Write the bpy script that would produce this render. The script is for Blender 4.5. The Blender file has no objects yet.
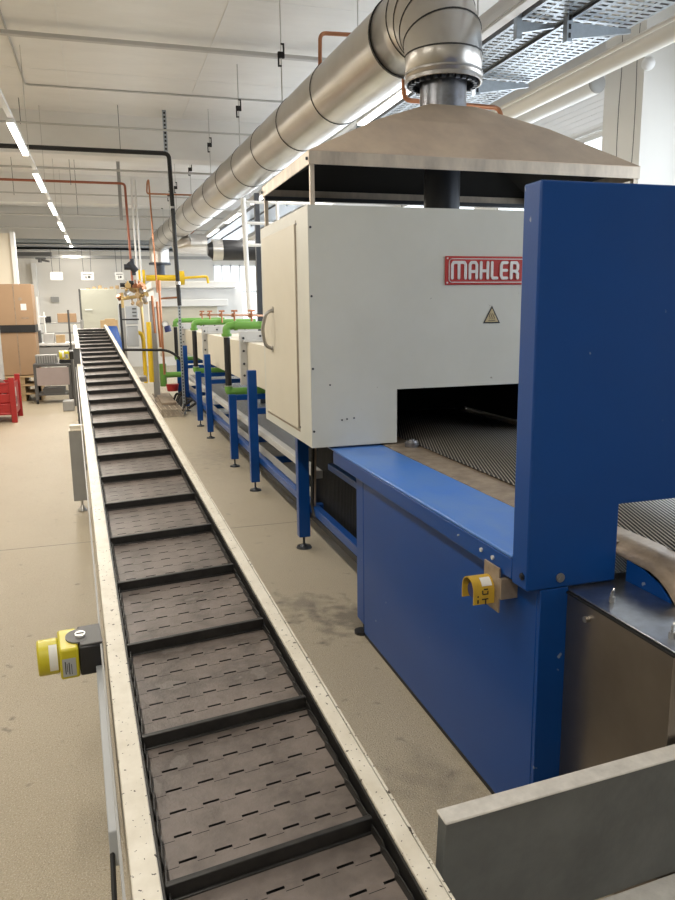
import bpy, bmesh, math, random
from mathutils import Vector, Matrix
random.seed(7)
sc = bpy.context.scene
COL = sc.collection
PI = math.pi
# ------------------------------------------------------------------ camera
F, CX, CY, H = 744.0, 337.5, 450.0, 1.65
def _r(p): return Vector((p[0]-CX, CY-p[1], -F))
UP = -_r((390, 4400)); UP.normalize()
FY = _r((104, 313)); FY -= UP*FY.dot(UP); FY.normalize()
FX = FY.cross(UP)
ROT = Matrix((FX, FY, UP))            # world <- camera
EYE = Vector((0, 0, H))
cam = bpy.data.cameras.new('camera'); co = bpy.data.objects.new('camera', cam); COL.objects.link(co)
co.matrix_world = Matrix.Translation(EYE) @ ROT.to_4x4()
cam.sensor_fit = 'VERTICAL'; cam.sensor_height = 36; cam.lens = F/900*36
cam.clip_start = .05; cam.clip_end = 200
sc.camera = co
# measured point of the photograph on a known plane (x, y or z constant)
def atz(px, py, z=0.0):
    d = ROT @ _r((px, py)); return EYE + d*((z-H)/d.z)
def aty(px, py, y):
    d = ROT @ _r((px, py)); return EYE + d*(y/d.y)
def atx(px, py, x):
    d = ROT @ _r((px, py)); return EYE + d*(x/d.x)

# ------------------------------------------------------------------ materials
def mat(name, col, rough=.5, metal=0., noise=.0, nscale=8., dark=None, bump=0., bscale=60., spec=None, stretch=None, detail=4., lo=.35, hi=.7):
    m = bpy.data.materials.new(name); m.use_nodes = True
    nt = m.node_tree; b = nt.nodes['Principled BSDF']
    b.inputs['Base Color'].default_value = (*col, 1); b.inputs['Roughness'].default_value = rough; b.inputs['Metallic'].default_value = metal
    if spec is not None: b.inputs['Specular IOR Level'].default_value = spec
    tc = nt.nodes.new('ShaderNodeTexCoord'); mp = nt.nodes.new('ShaderNodeMapping')
    nt.links.new(tc.outputs['Object'], mp.inputs[0])
    if stretch: mp.inputs['Scale'].default_value = stretch
    if noise > 0:
        n = nt.nodes.new('ShaderNodeTexNoise'); n.inputs['Scale'].default_value = nscale; n.inputs['Detail'].default_value = detail; n.inputs['Roughness'].default_value = .65
        nt.links.new(mp.outputs[0], n.inputs['Vector'])
        r = nt.nodes.new('ShaderNodeMapRange'); r.inputs[1].default_value = lo; r.inputs[2].default_value = hi; r.inputs[3].default_value = 0; r.inputs[4].default_value = noise
        nt.links.new(n.outputs['Fac'], r.inputs[0])
        mx = nt.nodes.new('ShaderNodeMix'); mx.data_type = 'RGBA'
        mx.inputs[6].default_value = (*col, 1); mx.inputs[7].default_value = (*(dark or tuple(c*.5 for c in col)), 1)
        nt.links.new(r.outputs[0], mx.inputs[0]); nt.links.new(mx.outputs[2], b.inputs['Base Color'])
    if bump > 0:
        n2 = nt.nodes.new('ShaderNodeTexNoise'); n2.inputs['Scale'].default_value = bscale; n2.inputs['Detail'].default_value = 3
        nt.links.new(mp.outputs[0], n2.inputs['Vector'])
        bp = nt.nodes.new('ShaderNodeBump'); bp.inputs['Strength'].default_value = bump; bp.inputs['Distance'].default_value = .01
        nt.links.new(n2.outputs['Fac'], bp.inputs['Height']); nt.links.new(bp.outputs[0], b.inputs['Normal'])
    return m
def specks(m, scale, thr, col, amt=1.0, det=2.0):
    """small chips / dirt specks laid over the base colour"""
    nt = m.node_tree; b = nt.nodes['Principled BSDF']
    tc = nt.nodes.new('ShaderNodeTexCoord'); n = nt.nodes.new('ShaderNodeTexNoise'); n.inputs['Scale'].default_value = scale; n.inputs['Detail'].default_value = det
    nt.links.new(tc.outputs['Object'], n.inputs['Vector'])
    r = nt.nodes.new('ShaderNodeMapRange'); r.inputs[1].default_value = thr; r.inputs[2].default_value = thr+.02; r.inputs[4].default_value = amt
    nt.links.new(n.outputs['Fac'], r.inputs[0])
    mx = nt.nodes.new('ShaderNodeMix'); mx.data_type = 'RGBA'; mx.inputs[7].default_value = (*col, 1)
    inp = b.inputs['Base Color']
    if inp.is_linked:
        nt.links.new(inp.links[0].from_socket, mx.inputs[6])
    else: mx.inputs[6].default_value = inp.default_value
    nt.links.new(r.outputs[0], mx.inputs[0]); nt.links.new(mx.outputs[2], inp)
    return m
def emis(name, col, s):
    m = bpy.data.materials.new(name); m.use_nodes = True
    b = m.node_tree.nodes['Principled BSDF']
    b.inputs['Base Color'].default_value = (*col, 1); b.inputs['Emission Color'].default_value = (*col, 1); b.inputs['Emission Strength'].default_value = s
    return m
M = {}
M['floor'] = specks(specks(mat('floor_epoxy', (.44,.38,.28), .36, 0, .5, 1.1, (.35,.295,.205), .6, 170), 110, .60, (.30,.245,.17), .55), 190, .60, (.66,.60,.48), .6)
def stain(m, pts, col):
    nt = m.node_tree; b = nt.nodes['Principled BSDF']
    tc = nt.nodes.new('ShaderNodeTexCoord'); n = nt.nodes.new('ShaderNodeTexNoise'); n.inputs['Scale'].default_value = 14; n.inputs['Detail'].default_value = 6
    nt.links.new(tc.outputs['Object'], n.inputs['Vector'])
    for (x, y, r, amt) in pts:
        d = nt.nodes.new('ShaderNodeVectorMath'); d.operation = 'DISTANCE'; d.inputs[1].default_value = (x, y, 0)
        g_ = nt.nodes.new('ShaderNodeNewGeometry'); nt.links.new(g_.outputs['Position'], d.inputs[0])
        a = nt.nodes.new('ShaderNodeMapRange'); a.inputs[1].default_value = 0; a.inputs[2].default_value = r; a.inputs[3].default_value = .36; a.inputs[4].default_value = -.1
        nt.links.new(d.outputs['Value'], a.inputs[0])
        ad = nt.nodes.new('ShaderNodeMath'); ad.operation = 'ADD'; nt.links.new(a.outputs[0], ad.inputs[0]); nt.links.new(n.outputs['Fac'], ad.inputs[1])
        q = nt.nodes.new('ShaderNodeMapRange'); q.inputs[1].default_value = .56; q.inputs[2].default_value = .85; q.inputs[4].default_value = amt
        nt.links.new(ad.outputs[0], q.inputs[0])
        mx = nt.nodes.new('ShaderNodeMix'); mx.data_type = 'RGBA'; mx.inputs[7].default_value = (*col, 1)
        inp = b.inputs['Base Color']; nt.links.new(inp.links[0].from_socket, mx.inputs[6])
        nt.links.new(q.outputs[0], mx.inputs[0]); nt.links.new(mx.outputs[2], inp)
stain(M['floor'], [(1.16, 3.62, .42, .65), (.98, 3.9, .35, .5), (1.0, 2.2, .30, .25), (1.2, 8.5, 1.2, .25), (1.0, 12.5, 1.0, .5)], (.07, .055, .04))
M['ceiling'] = mat('ceiling_board_paint', (.80,.79,.77), .8, 0, .4, 3.5, (.68,.67,.65), .5, 9, stretch=(.35,1,1))
M['wall'] = mat('wall_paint', (.72,.70,.66), .75, 0, .2, 1.5, (.62,.60,.55))
M['wallwarm'] = mat('partition_paint', (.74,.68,.56), .75, 0, .2, 1.5, (.66,.6,.5))
M['white'] = mat('white_paint', (.78,.78,.77), .5, 0, .15, 5, (.6,.6,.6))
M['oven'] = specks(mat('oven_front_paint', (.60,.60,.545), .42, 0, .5, 3, (.53,.53,.47), .03, 200), 9, .80, (.12,.10,.08))
specks(M['oven'], 31, .78, (.25,.23,.19), .8)
M['beige'] = mat('beige_enamel', (.64,.60,.50), .45, 0, .25, 4, (.55,.51,.41))
M['flange'] = mat('light_grey_plate', (.55,.55,.54), .5, .2, .3, 8, (.42,.42,.41))
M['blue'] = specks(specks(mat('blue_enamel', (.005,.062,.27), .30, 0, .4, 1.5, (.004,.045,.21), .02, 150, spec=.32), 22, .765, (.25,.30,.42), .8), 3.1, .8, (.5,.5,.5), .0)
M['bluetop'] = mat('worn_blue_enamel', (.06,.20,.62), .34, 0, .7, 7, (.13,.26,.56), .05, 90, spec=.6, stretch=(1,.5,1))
M['black'] = mat('black_rubber', (.012,.012,.013), .6)
M['black_gloss'] = mat('black_plastic', (.015,.015,.017), .35)
M['void'] = mat('near_black', (.006,.006,.006), .9)  # near-black; stands in for the shade under the hood
M['rail'] = specks(specks(mat('cream_powder_coat', (.76,.715,.62), .42, 0, .6, 9, (.54,.485,.385), .05, 100), 75, .665, (.07,.055,.04)), 26, .70, (.10,.08,.06), .8)
M['beltplate'] = specks(mat('worn_grey_plastic', (.175,.145,.128), .46, 0, .85, 5, (.075,.061,.053), .15, 120, lo=.4, hi=.65), 5, .62, (.34,.31,.28), .22, 12)
M['flight'] = mat('dark_flight_plastic', (.011,.0105,.010), .42, 0, .5, 20, (.04,.038,.035))
M['duct'] = mat('galvanised_sheet', (.56,.54,.51), .30, .95, .45, 3, (.42,.41,.40), .06, 6, stretch=(1,1,1))
M['ductdark'] = mat('seam_sealant', (.03,.03,.03), .6)
M['flue'] = mat('heat_blued_steel', (.30,.33,.38), .28, .9, .8, 9, (.16,.13,.12))
M['darkpipe'] = mat('dark_steel_pipe', (.05,.055,.065), .4, .6)
M['hood'] = mat('heat_tinted_stainless', (.66,.53,.40), .48, .4, .8, 3, (.46,.36,.28), .1, 25)
M['hoodband'] = mat('dull_stainless', (.64,.56,.46), .44, .5, .8, 10, (.38,.33,.28), stretch=(1,1,.3))
M['steel'] = mat('bare_steel', (.50,.49,.48), .30, .95, .3, 12, (.35,.34,.33))
M['stainless'] = mat('stainless_panel', (.33,.29,.25), .30, .9, .6, 3, (.22,.19,.165))
M['stopplate'] = mat('polished_cover', (.50,.53,.58), .28, .95, .6, 18, (.30,.31,.33))
M['brown'] = mat('scorched_steel_liner', (.40,.32,.24), .5, .4, .9, 14, (.22,.17,.13), .1, 60)
M['galv'] = mat('galvanised_tray', (.42,.46,.50), .4, .8, .4, 30, (.25,.28,.31))
M['galvdark'] = mat('tray_side_steel', (.20,.20,.21), .45, .7)
M['grey'] = mat('grey_paint', (.33,.33,.32), .5, 0, .3, 8, (.25,.25,.24))
M['greydark'] = mat('dark_grey_paint', (.09,.09,.09), .5)
M['board'] = mat('greasy_grey_plastic', (.13,.135,.13), .42, 0, .8, 4, (.07,.073,.07), .1, 40)
M['boardtop'] = mat('worn_board_edge', (.66,.63,.58), .45, 0, .6, 20, (.38,.36,.33))
M['yellow'] = mat('yellow_plastic', (.60,.52,.02), .38, 0, .2, 8, (.50,.43,.02))
M['gasyellow'] = mat('gas_pipe_yellow', (.75,.50,.02), .42)
M['orangeyellow'] = mat('faded_yellow_plate', (.62,.40,.04), .45, 0, .4, 30, (.40,.24,.03))
M['green'] = mat('green_plastic_pipe', (.15,.36,.065), .42, 0, .3, 6, (.10,.27,.05))
M['copper'] = mat('copper_tube', (.48,.22,.12), .36, .85, .5, 20, (.34,.15,.08))
M['redpipe'] = mat('oxide_red_paint', (.33,.10,.05), .5)
M['red'] = mat('red_enamel', (.36,.02,.02), .42)
M['signred'] = mat('nameplate_red', (.42,.025,.02), .45)
M['silver'] = mat('raised_aluminium', (.75,.74,.72), .3, .3)
M['paper'] = mat('printed_paper', (.8,.8,.78), .7)
M['ink'] = mat('printed_ink', (.03,.03,.03), .6)
M['carton'] = mat('corrugated_cardboard', (.38,.25,.15), .8, 0, .2, 4, (.32,.21,.12))
M['wood'] = mat('pallet_wood', (.50,.36,.20), .75, 0, .5, 10, (.35,.24,.13))
M['brass'] = mat('brass_fitting', (.62,.45,.2), .35, .8)
M['conduit'] = mat('painted_conduit', (.50,.49,.47), .5)
M['blind'] = mat('white_louvre', (.75,.76,.78), .5)
M['whitepipe'] = mat('white_insulated_pipe', (.80,.77,.71), .45, 0, .2, 3, (.70,.67,.6))
M['greybox'] = mat('grey_switchbox', (.40,.42,.44), .45)
M['bluedark'] = M['blue']
M['panelgrey'] = mat('cabinet_grey', (.50,.50,.42), .5, 0, .2, 3, (.46,.46,.39))
M['warnyellow'] = mat('aged_warning_yellow', (.50,.40,.22), .5)
M['lamp'] = emis('lamp_diffuser', (1, .94, .84), 9)
M['lampcool'] = emis('lamp_tube', (1, .97, .92), 4)
M['purple'] = mat('grey_mauve_board', (.36,.30,.29), .6, 0, .3, 8, (.3,.25,.24))
M['darkblueplastic'] = mat('dark_blue_knob', (.02,.03,.12), .4)
# window pane
g = bpy.data.materials.new('window_glass'); g.use_nodes = True
nt = g.node_tree; nt.nodes.clear()
o_ = nt.nodes.new('ShaderNodeOutputMaterial'); a_ = nt.nodes.new('ShaderNodeBsdfTransparent'); b_ = nt.nodes.new('ShaderNodeBsdfGlossy'); x_ = nt.nodes.new('ShaderNodeMixShader')
b_.inputs['Roughness'].default_value = .03; x_.inputs[0].default_value = .08
nt.links.new(a_.outputs[0], x_.inputs[1]); nt.links.new(b_.outputs[0], x_.inputs[2]); nt.links.new(x_.outputs[0], o_.inputs[0])
M['glass'] = g
# woven wire mesh (spirals running diagonally, cross rods across)
def mesh_mat(name, base, wire, s1=140., ang=math.radians(20)):
    m = bpy.data.materials.new(name); m.use_nodes = True
    nt = m.node_tree; b = nt.nodes['Principled BSDF']; b.inputs['Metallic'].default_value = .2; b.inputs['Roughness'].default_value = .42
    tc = nt.nodes.new('ShaderNodeTexCoord')
    hs = []
    for (rz, sc_, w) in ((ang, s1, 1.0), (PI/2, s1*.9, .5)):
        mp = nt.nodes.new('ShaderNodeMapping'); mp.inputs['Rotation'].default_value = (0, 0, rz)
        wv = nt.nodes.new('ShaderNodeTexWave'); wv.wave_type = 'BANDS'; wv.bands_direction = 'X'; wv.inputs['Scale'].default_value = sc_/6.283*2*.5; wv.inputs['Distortion'].default_value = .0
        nt.links.new(tc.outputs['Object'], mp.inputs[0]); nt.links.new(mp.outputs[0], wv.inputs['Vector'])
        mu = nt.nodes.new('ShaderNodeMath'); mu.operation = 'MULTIPLY'; mu.inputs[1].default_value = w
        nt.links.new(wv.outputs['Fac'], mu.inputs[0]); hs.append(mu)
    mm = nt.nodes.new('ShaderNodeMath'); mm.operation = 'MAXIMUM'
    nt.links.new(hs[0].outputs[0], mm.inputs[0]); nt.links.new(hs[1].outputs[0], mm.inputs[1])
    r = nt.nodes.new('ShaderNodeMapRange'); r.inputs[1].default_value = .6; r.inputs[2].default_value = .95
    nt.links.new(mm.outputs[0], r.inputs[0])
    mx = nt.nodes.new('ShaderNodeMix'); mx.data_type = 'RGBA'; mx.inputs[6].default_value = (*base, 1); mx.inputs[7].default_value = (*wire, 1)
    nt.links.new(r.outputs[0], mx.inputs[0]); nt.links.new(mx.outputs[2], b.inputs['Base Color'])
    bp = nt.nodes.new('ShaderNodeBump'); bp.inputs['Distance'].default_value = .004; bp.inputs['Strength'].default_value = .8
    nt.links.new(mm.outputs[0], bp.inputs['Height']); nt.links.new(bp.outputs[0], b.inputs['Normal'])
    return m
M['mesh'] = mesh_mat('woven_wire_mesh', (.005,.005,.005), (.42,.40,.37))

# ------------------------------------------------------------------ geometry helpers
class MB:
    def __init__(s): s.bm = bmesh.new()
    def box(s, x0, x1, y0, y1, z0, z1):
        if x0 > x1: x0, x1 = x1, x0
        if y0 > y1: y0, y1 = y1, y0
        if z0 > z1: z0, z1 = z1, z0
        m = Matrix.Translation(((x0+x1)/2, (y0+y1)/2, (z0+z1)/2)) @ Matrix.Diagonal((x1-x0, y1-y0, z1-z0, 1))
        bmesh.ops.create_cube(s.bm, size=1, matrix=m); return s
    def bar(s, a, b, w, h, roll=0):
        a, b = Vector(a), Vector(b); d = b-a; L = d.length
        q = d.to_track_quat('Y', 'Z').to_matrix().to_4x4()
        m = Matrix.Translation((a+b)/2) @ q @ Matrix.Rotation(roll, 4, 'Y') @ Matrix.Diagonal((w, L, h, 1))
        bmesh.ops.create_cube(s.bm, size=1, matrix=m); return s
    def cyl(s, a, b, r, r2=None, n=24, caps=True):
        a, b = Vector(a), Vector(b); d = b-a
        m = Matrix.Translation((a+b)/2) @ d.to_track_quat('Z', 'Y').to_matrix().to_4x4()
        bmesh.ops.create_cone(s.bm, cap_ends=caps, segments=n, radius1=r, radius2=r if r2 is None else r2, depth=d.length, matrix=m); return s
    def sph(s, c, r, sc=(1,1,1)):
        bmesh.ops.create_uvsphere(s.bm, u_segments=16, v_segments=10, radius=r, matrix=Matrix.Translation(c) @ Matrix.Diagonal((*sc, 1))); return s
    def tube(s, pts, r, n=12, bend=0.0, caps=True):
        pts = [Vector(p) for p in pts]
        if bend > 0 and len(pts) > 2:
            out = [pts[0]]
            for i in range(1, len(pts)-1):
                p, a, c = pts[i], pts[i-1], pts[i+1]
                u = (a-p); v = (c-p); bu = min(bend, u.length*.49); bv = min(bend, v.length*.49); u.normalize(); v.normalize()
                A, B = p+u*bu, p+v*bv
                for k in range(6):
                    t = k/5; out.append(A*(1-t)**2 + p*2*t*(1-t) + B*t*t)
            out.append(pts[-1]); pts = out
        rings = []; prev = None
        for i, p in enumerate(pts):
            t = (pts[min(i+1, len(pts)-1)] - pts[max(i-1, 0)]).normalized()
            if prev is None:
                up = Vector((0,0,1)) if abs(t.z) < .9 else Vector((1,0,0))
                nx = t.cross(up).normalized()
            else:
                nx = (prev - t*prev.dot(t)).normalized()
            prev = nx; ny = t.cross(nx)
            rr = r[i] if isinstance(r, (list, tuple)) else r
            rings.append([s.bm.verts.new(p + nx*math.cos(2*PI*k/n)*rr + ny*math.sin(2*PI*k/n)*rr) for k in range(n)])
        for i in range(len(rings)-1):
            for k in range(n):
                s.bm.faces.new((rings[i][k], rings[i][(k+1) % n], rings[i+1][(k+1) % n], rings[i+1][k]))
        if caps: s.bm.faces.new(rings[0][::-1]); s.bm.faces.new(rings[-1])
        return s
    def prism(s, pts, vec):
        """planar polygon (3D points) extruded by vec"""
        vec = Vector(vec); a = [s.bm.verts.new(Vector(p)) for p in pts]; b = [s.bm.verts.new(Vector(p)+vec) for p in pts]
        s.bm.faces.new(a[::-1]); s.bm.faces.new(b); n = len(a)
        for i in range(n): s.bm.faces.new((a[i], a[(i+1) % n], b[(i+1) % n], b[i]))
        return s
    def quad(s, *p):
        s.bm.faces.new([s.bm.verts.new(Vector(q)) for q in p]); return s
    def ring(s, c, axis, r, t, w, n=40):
        """flat band around a cylinder: centre, axis, radius, thickness, width"""
        axis = Vector(axis).normalized(); q = axis.to_track_quat('Z', 'Y').to_matrix()
        prof = [(r-t, -w/2), (r+t, -w/2), (r+t, w/2), (r-t, w/2)]; R = []
        for k in range(n):
            a = 2*PI*k/n
            R.append([s.bm.verts.new(Vector(c) + q @ Vector((math.cos(a)*pr, math.sin(a)*pr, pz))) for pr, pz in prof])
        for k in range(n):
            for j in range(4):
                s.bm.faces.new((R[k][j], R[(k+1) % n][j], R[(k+1) % n][(j+1) % 4], R[k][(j+1) % 4]))
        return s

XF = {}
def empty(name, loc, label, cat, group=None, mtx=None):
    o = bpy.data.objects.new(name, None); COL.objects.link(o)
    mm = mtx if mtx is not None else Matrix.Translation(loc)
    o.matrix_world = mm; XF[o.name] = mm.copy(); o.empty_display_size = .1
    tag(o, label, cat, group); return o
def tag(o, label=None, cat=None, group=None, kind=None):
    if label: o['label'] = label
    if cat: o['category'] = cat
    if group: o['group'] = group
    if kind: o['kind'] = kind
    return o
def build(mb, name, m, parent=None, bevel=0., smooth=False, local=False, label=None, seg=2, solid=0.):
    """link a bmesh as one object; world coordinates unless local"""
    me = bpy.data.meshes.new(name); bm = mb.bm
    bmesh.ops.recalc_face_normals(bm, faces=bm.faces)
    mw = Matrix.Identity(4)
    if parent is not None:
        mw = XF[parent.name]
        if not local: bm.transform(mw.inverted())
    else:
        vs = [v.co for v in bm.verts]
        c = Vector((sum((max(v[i] for v in vs), min(v[i] for v in vs)))/2 for i in range(3))); c.z = min(v.z for v in vs)
        mw = Matrix.Translation(c); bm.transform(mw.inverted())
    bm.to_mesh(me); bm.free()
    for mm in (m if isinstance(m, (list, tuple)) else [m]): me.materials.append(M[mm] if isinstance(mm, str) else mm)
    o = bpy.data.objects.new(name, me); COL.objects.link(o)
    XF[o.name] = mw.copy()
    if parent is not None: o.parent = parent
    else: o.matrix_world = mw
    if parent is not None and parent.type == 'MESH':
        pass
    if smooth:
        me.shade_smooth(); me.set_sharp_from_angle(angle=math.radians(35))
    if solid:
        s = o.modifiers.new('thickness', 'SOLIDIFY'); s.thickness = solid; s.offset = 0
    if bevel:
        bv = o.modifiers.new('bevel', 'BEVEL'); bv.width = bevel; bv.segments = seg; bv.limit_method = 'ANGLE'; bv.angle_limit = math.radians(40)
        if not smooth:
            me.shade_smooth(); me.set_sharp_from_angle(angle=math.radians(35))
    if label: o['label'] = label
    return o
def thing(mb, name, m, label, cat, group=None, **k):
    o = build(mb, name, m, None, **k); return tag(o, label, cat, group)
def struct(mb, name, m, **k):
    o = build(mb, name, m, None, **k); o['kind'] = 'structure'; return o
def dup(root, delta, label=None):
    def cp(o, par):
        c = o.copy(); COL.objects.link(c); c.parent = par
        for ch in o.children: cp(ch, c)
        return c
    c = cp(root, None); c.matrix_world = Matrix.Translation(delta) @ XF[root.name]
    XF[c.name] = c.matrix_world.copy()
    if label: c['label'] = label
    return c

# ================================================================== SETTING
ZC = 4.7; XL, XR, YB, YF = -5.0, 5.1, 24.0, -4.0
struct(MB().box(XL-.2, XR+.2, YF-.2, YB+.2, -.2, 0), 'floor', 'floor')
struct(MB().box(XL-.2, XR+.2, YF-.2, YB+.2, ZC, ZC+.25), 'ceiling', 'ceiling')
# expansion joint lines in floor
struct(MB().box(XL, XR, 5.55, 5.556, 0, .0006), 'trim_1', 'greydark')
struct(MB().box(XL-.2, XL, YF, YB, 0, ZC), 'wall_left', 'wallwarm')
struct(MB().box(XL, XR, YF-.2, YF, 0, ZC), 'wall_front', 'wall')
# back wall with window opening
wx0, wx1, wz0, wz1 = 3.35, 4.75, .9, 3.1
struct(MB().box(XL, wx0, YB, YB+.2, 0, ZC).box(wx1, XR, YB, YB+.2, 0, ZC).box(wx0, wx1, YB, YB+.2, 0, wz0).box(wx0, wx1, YB, YB+.2, wz1, ZC), 'wall_back', 'wall')
# right wall: sill, header, piers between windows
wins = [(0.2, 2.6), (3.0, 5.5), (6.5, 9.3), (9.9, 12.7), (13.3, 16.1), (16.7, 19.5), (20.1, 22.9)]  # first window is out of view, added for front fill light
mb = MB().box(XR, XR+.2, YF, YB, 0, 1.0).box(XR, XR+.2, YF, YB, 3.45, ZC)
prev = YF
for a, b in wins: mb.box(XR, XR+.2, prev, a, 1.0, 3.45); prev = b
mb.box(XR, XR+.2, prev, YB, 1.0, 3.45)
struct(mb, 'wall_right', 'white')
n = 0
def window(x0, x1, y0, y1, z0, z1, axis, idx, div=2, cross=(.62,)):
    r = empty('window_%d' % idx, ((x0+x1)/2, (y0+y1)/2, z0), None, None); r['kind'] = 'structure'
    f = MB(); t = .05
    if axis == 'x':     # pane in the yz plane
        f.box(x0, x1, y0, y0+t, z0, z1).box(x0, x1, y1-t, y1, z0, z1).box(x0, x1, y0, y1, z0, z0+t).box(x0, x1, y0, y1, z1-t, z1)
        for k in range(1, div): yy = y0+(y1-y0)*k/div; f.box(x0, x1, yy-.02, yy+.02, z0, z1)
        for c in cross: zz = z0+(z1-z0)*c; f.box(x0, x1, y0, y1, zz-.02, zz+.02)
        p = MB().box((x0+x1)/2-.004, (x0+x1)/2+.004, y0+t, y1-t, z0+t, z1-t)
    else:
        f.box(x0, x0+t, y0, y1, z0, z1).box(x1-t, x1, y0, y1, z0, z1).box(x0, x1, y0, y1, z0, z0+t).box(x0, x1, y0, y1, z1-t, z1)
        for k in range(1, div): xx = x0+(x1-x0)*k/div; f.box(xx-.025, xx+.025, y0, y1, z0, z1)
        for c in cross: zz = z0+(z1-z0)*c; f.box(x0, x1, y0, y1, zz-.02, zz+.02)
        p = MB().box(x0+t, x1-t, (y0+y1)/2-.004, (y0+y1)/2+.004, z0+t, z1-t)
    build(f, 'window_frame', 'white', r); build(p, 'pane', 'glass', r)
for i, (a, b) in enumerate(wins): window(XR+.02, XR+.08, a, b, 1.0, 3.45, 'x', i+1)
window(wx0, wx1, YB+.04, YB+.1, wz0, wz1, 'y', len(wins)+1, div=5, cross=(.3, .62))
# louvred bulkhead above the windows
mb = MB()
for k in range(11): mb.bar((XR-.02-.035*k, 6.3, 3.50+.043*k), (XR-.02-.035*k, YB-.1, 3.50+.043*k), .0535, .010, .888)
mb.box(XR-.02, XR-.0, 6.3, YB-.1, 3.46, 4.1)
struct(mb, 'trim_2', 'blind')
# concrete column on the right, with cracks in its render
r = empty('wall_column', (4.8, 5.9, 0), None, None); r['kind'] = 'structure'
build(MB().box(4.5, XR, 5.7, 6.23, 0, ZC), 'column_shaft', 'wall', r)
c1 = [(4.4985, 5.99+.012*math.sin(k*1.9)+.004*k*.5, .9+k*.31) for k in range(11)]
c2 = [(4.4985, 5.79+.008*math.sin(k*2.3), .9+k*.31) for k in range(11)]
build(MB().tube(c1, .003, 5).tube(c2, .003, 5), 'crack', 'greydark', r)
# ceiling joints and shallow beams
mb = MB()
for y in (12.9, 18.4): mb.box(XL, XR, y, y+.4, 4.08, ZC)
struct(mb, 'trim_3', 'ceiling')
mb = MB()
for x in (-.27, 1.40, 3.1, -2.0, -3.7): mb.box(x, x+.014, YF, YB, ZC-.006, ZC)
for y in (2.4, 5.2, 8.0, 10.8, 13.6, 16.4, 19.2, 22.0): mb.box(XL, XR, y, y+.01, ZC-.003, ZC)
struct(mb, 'trim_4', 'white')
# partition at the left, back
p = aty(0, 233, 17.5); q = aty(19, 290, 17.5)
struct(MB().box(XL, q.x-.08, 17.5, 17.7, 0, p.z), 'wall_partition', 'wallwarm')
struct(MB().box(q.x-.08, q.x, 17.46, 17.74, 0, p.z+.03), 'trim_5', 'white')
# white door frame post on the far wall, window strip
p = aty(38, 300, 23.9)
struct(MB().box(p.x-.1, p.x+.02, 23.85, 24, 0, 3.1), 'trim_6', 'white')
thing(MB().box(p.x+.35, p.x+.58, 23.94, 23.999, 1.98, 2.14), 'switch_plate', 'grey', 'small grey plate on the far wall right of the white post', 'wall plate', bevel=.01)

# ================================================================== BELT CONVEYOR (inclined)
dv = ROT @ _r((66, 258)); dv.normalize()
sv = Vector((dv.y, -dv.x, 0)).normalized(); nv = sv.cross(dv)
K = 1.2
org = EYE - nv*K
CM = Matrix((( sv.x, dv.x, nv.x, org.x), (sv.y, dv.y, nv.y, org.y), (sv.z, dv.z, nv.z, org.z), (0,0,0,1)))
conv = empty('belt_conveyor', None, 'long inclined flighted belt conveyor with cream side rails and dark slatted belt', 'conveyor', mtx=CM)
S0, S1 = .092, .562; D0, D1 = .35, 14.45
SK = .095                                  # rows run slightly askew across the belt
# belt: hinged rows with crenellated joints over a dark underside
bm = MB(); P = .503/6.6
nrow = int((D1-D0)/P)
seg = 12; W = (S1-S0)
def edge(y, off):
    pts = []
    for k in range(seg):
        a = S0+W*k/seg; b = S0+W*(k+1)/seg
        o = .0055 if k % 2 else -.0055
        pts += [(a, o), (b, o)]
    return [(x, y+o+off(x, o)+SK*(x-S0)) for x, o in pts]
for i in range(nrow):
    y = D0+i*P
    lo = edge(y, lambda x, o: (.0035 if o > 0 else .0008)); hi = edge(y+P, lambda x, o: (-.0035 if o > 0 else -.0008))
    base = [bm.bm.verts.new((x, yy, -.044)) for x, yy in lo]; top = [bm.bm.verts.new((x, yy, -.044)) for x, yy in hi]
    for k in range(len(base)-1):
        if abs(base[k].co.x-base[k+1].co.x) > 1e-6 or True:
            try: bm.bm.faces.new((base[k], base[k+1], top[k+1], top[k]))
            except Exception: pass
o = build(bm, 'belt', 'beltplate', conv, local=True)
build(MB().box(S0-.01, S1+.01, D0, D1, -.085, -.052), 'belt_underside', 'void', conv, local=True)
# flights
f0 = None
for i in range(-1, 26):
    yl = 1.255+.503*i
    if yl < D0+.05: continue
    if f0 is None:
        L = math.hypot(.455, .045)
        mb = MB().box(0, .462, 0, .014, -.043, -.006)
        bmesh.ops.create_cube(mb.bm, size=1, matrix=Matrix.Translation((.231, .006, -.0425)) @ Matrix.Diagonal((.462, .024, .006, 1)))
        me_o = build(mb, 'flight', 'flight', conv, local=True, bevel=.002); f0 = me_o
    else:
        f0 = me_o.copy(); COL.objects.link(f0); f0.parent = conv
    f0.location = (S0+.002, yl, 0); f0.rotation_euler = (0, 0, math.atan(SK))
# overlapping side guards on the belt edges
for sx, nm in ((S0+.004, 1), (S1-.004, -1)):
    mb = MB()
    for i in range(nrow):
        y = D0+i*P+SK*(sx-S0)
        x = sx
        mb.prism([(x, y-.004, -.046), (x+nm*.006, y+P+.006, -.046), (x+nm*.006, y+P+.010, -.030), (x+nm*.004, y+P-.014, -.022), (x, y+.012, -.024), (x, y+.002, -.032)], (nm*.003, 0, 0))
    build(mb, 'belt_side_guard', 'flight', conv, local=True)
# rails
def rail(s0, s1):
    mb = MB().box(s0, s1, D0, D1+.25, -.03, 0).box(s0 if s0 > .3 else s0+.0, (s0+.006), D0, D1+.25, -.20, -.02).box(s1-.006, s1, D0, D1+.25, -.20, -.02).box(s0, s1, D0, D1+.25, -.206, -.2)
    return build(mb, 'side_rail', 'rail', conv, local=True, bevel=.004)
rail(.030, .086); rail(.573, .614)
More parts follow.
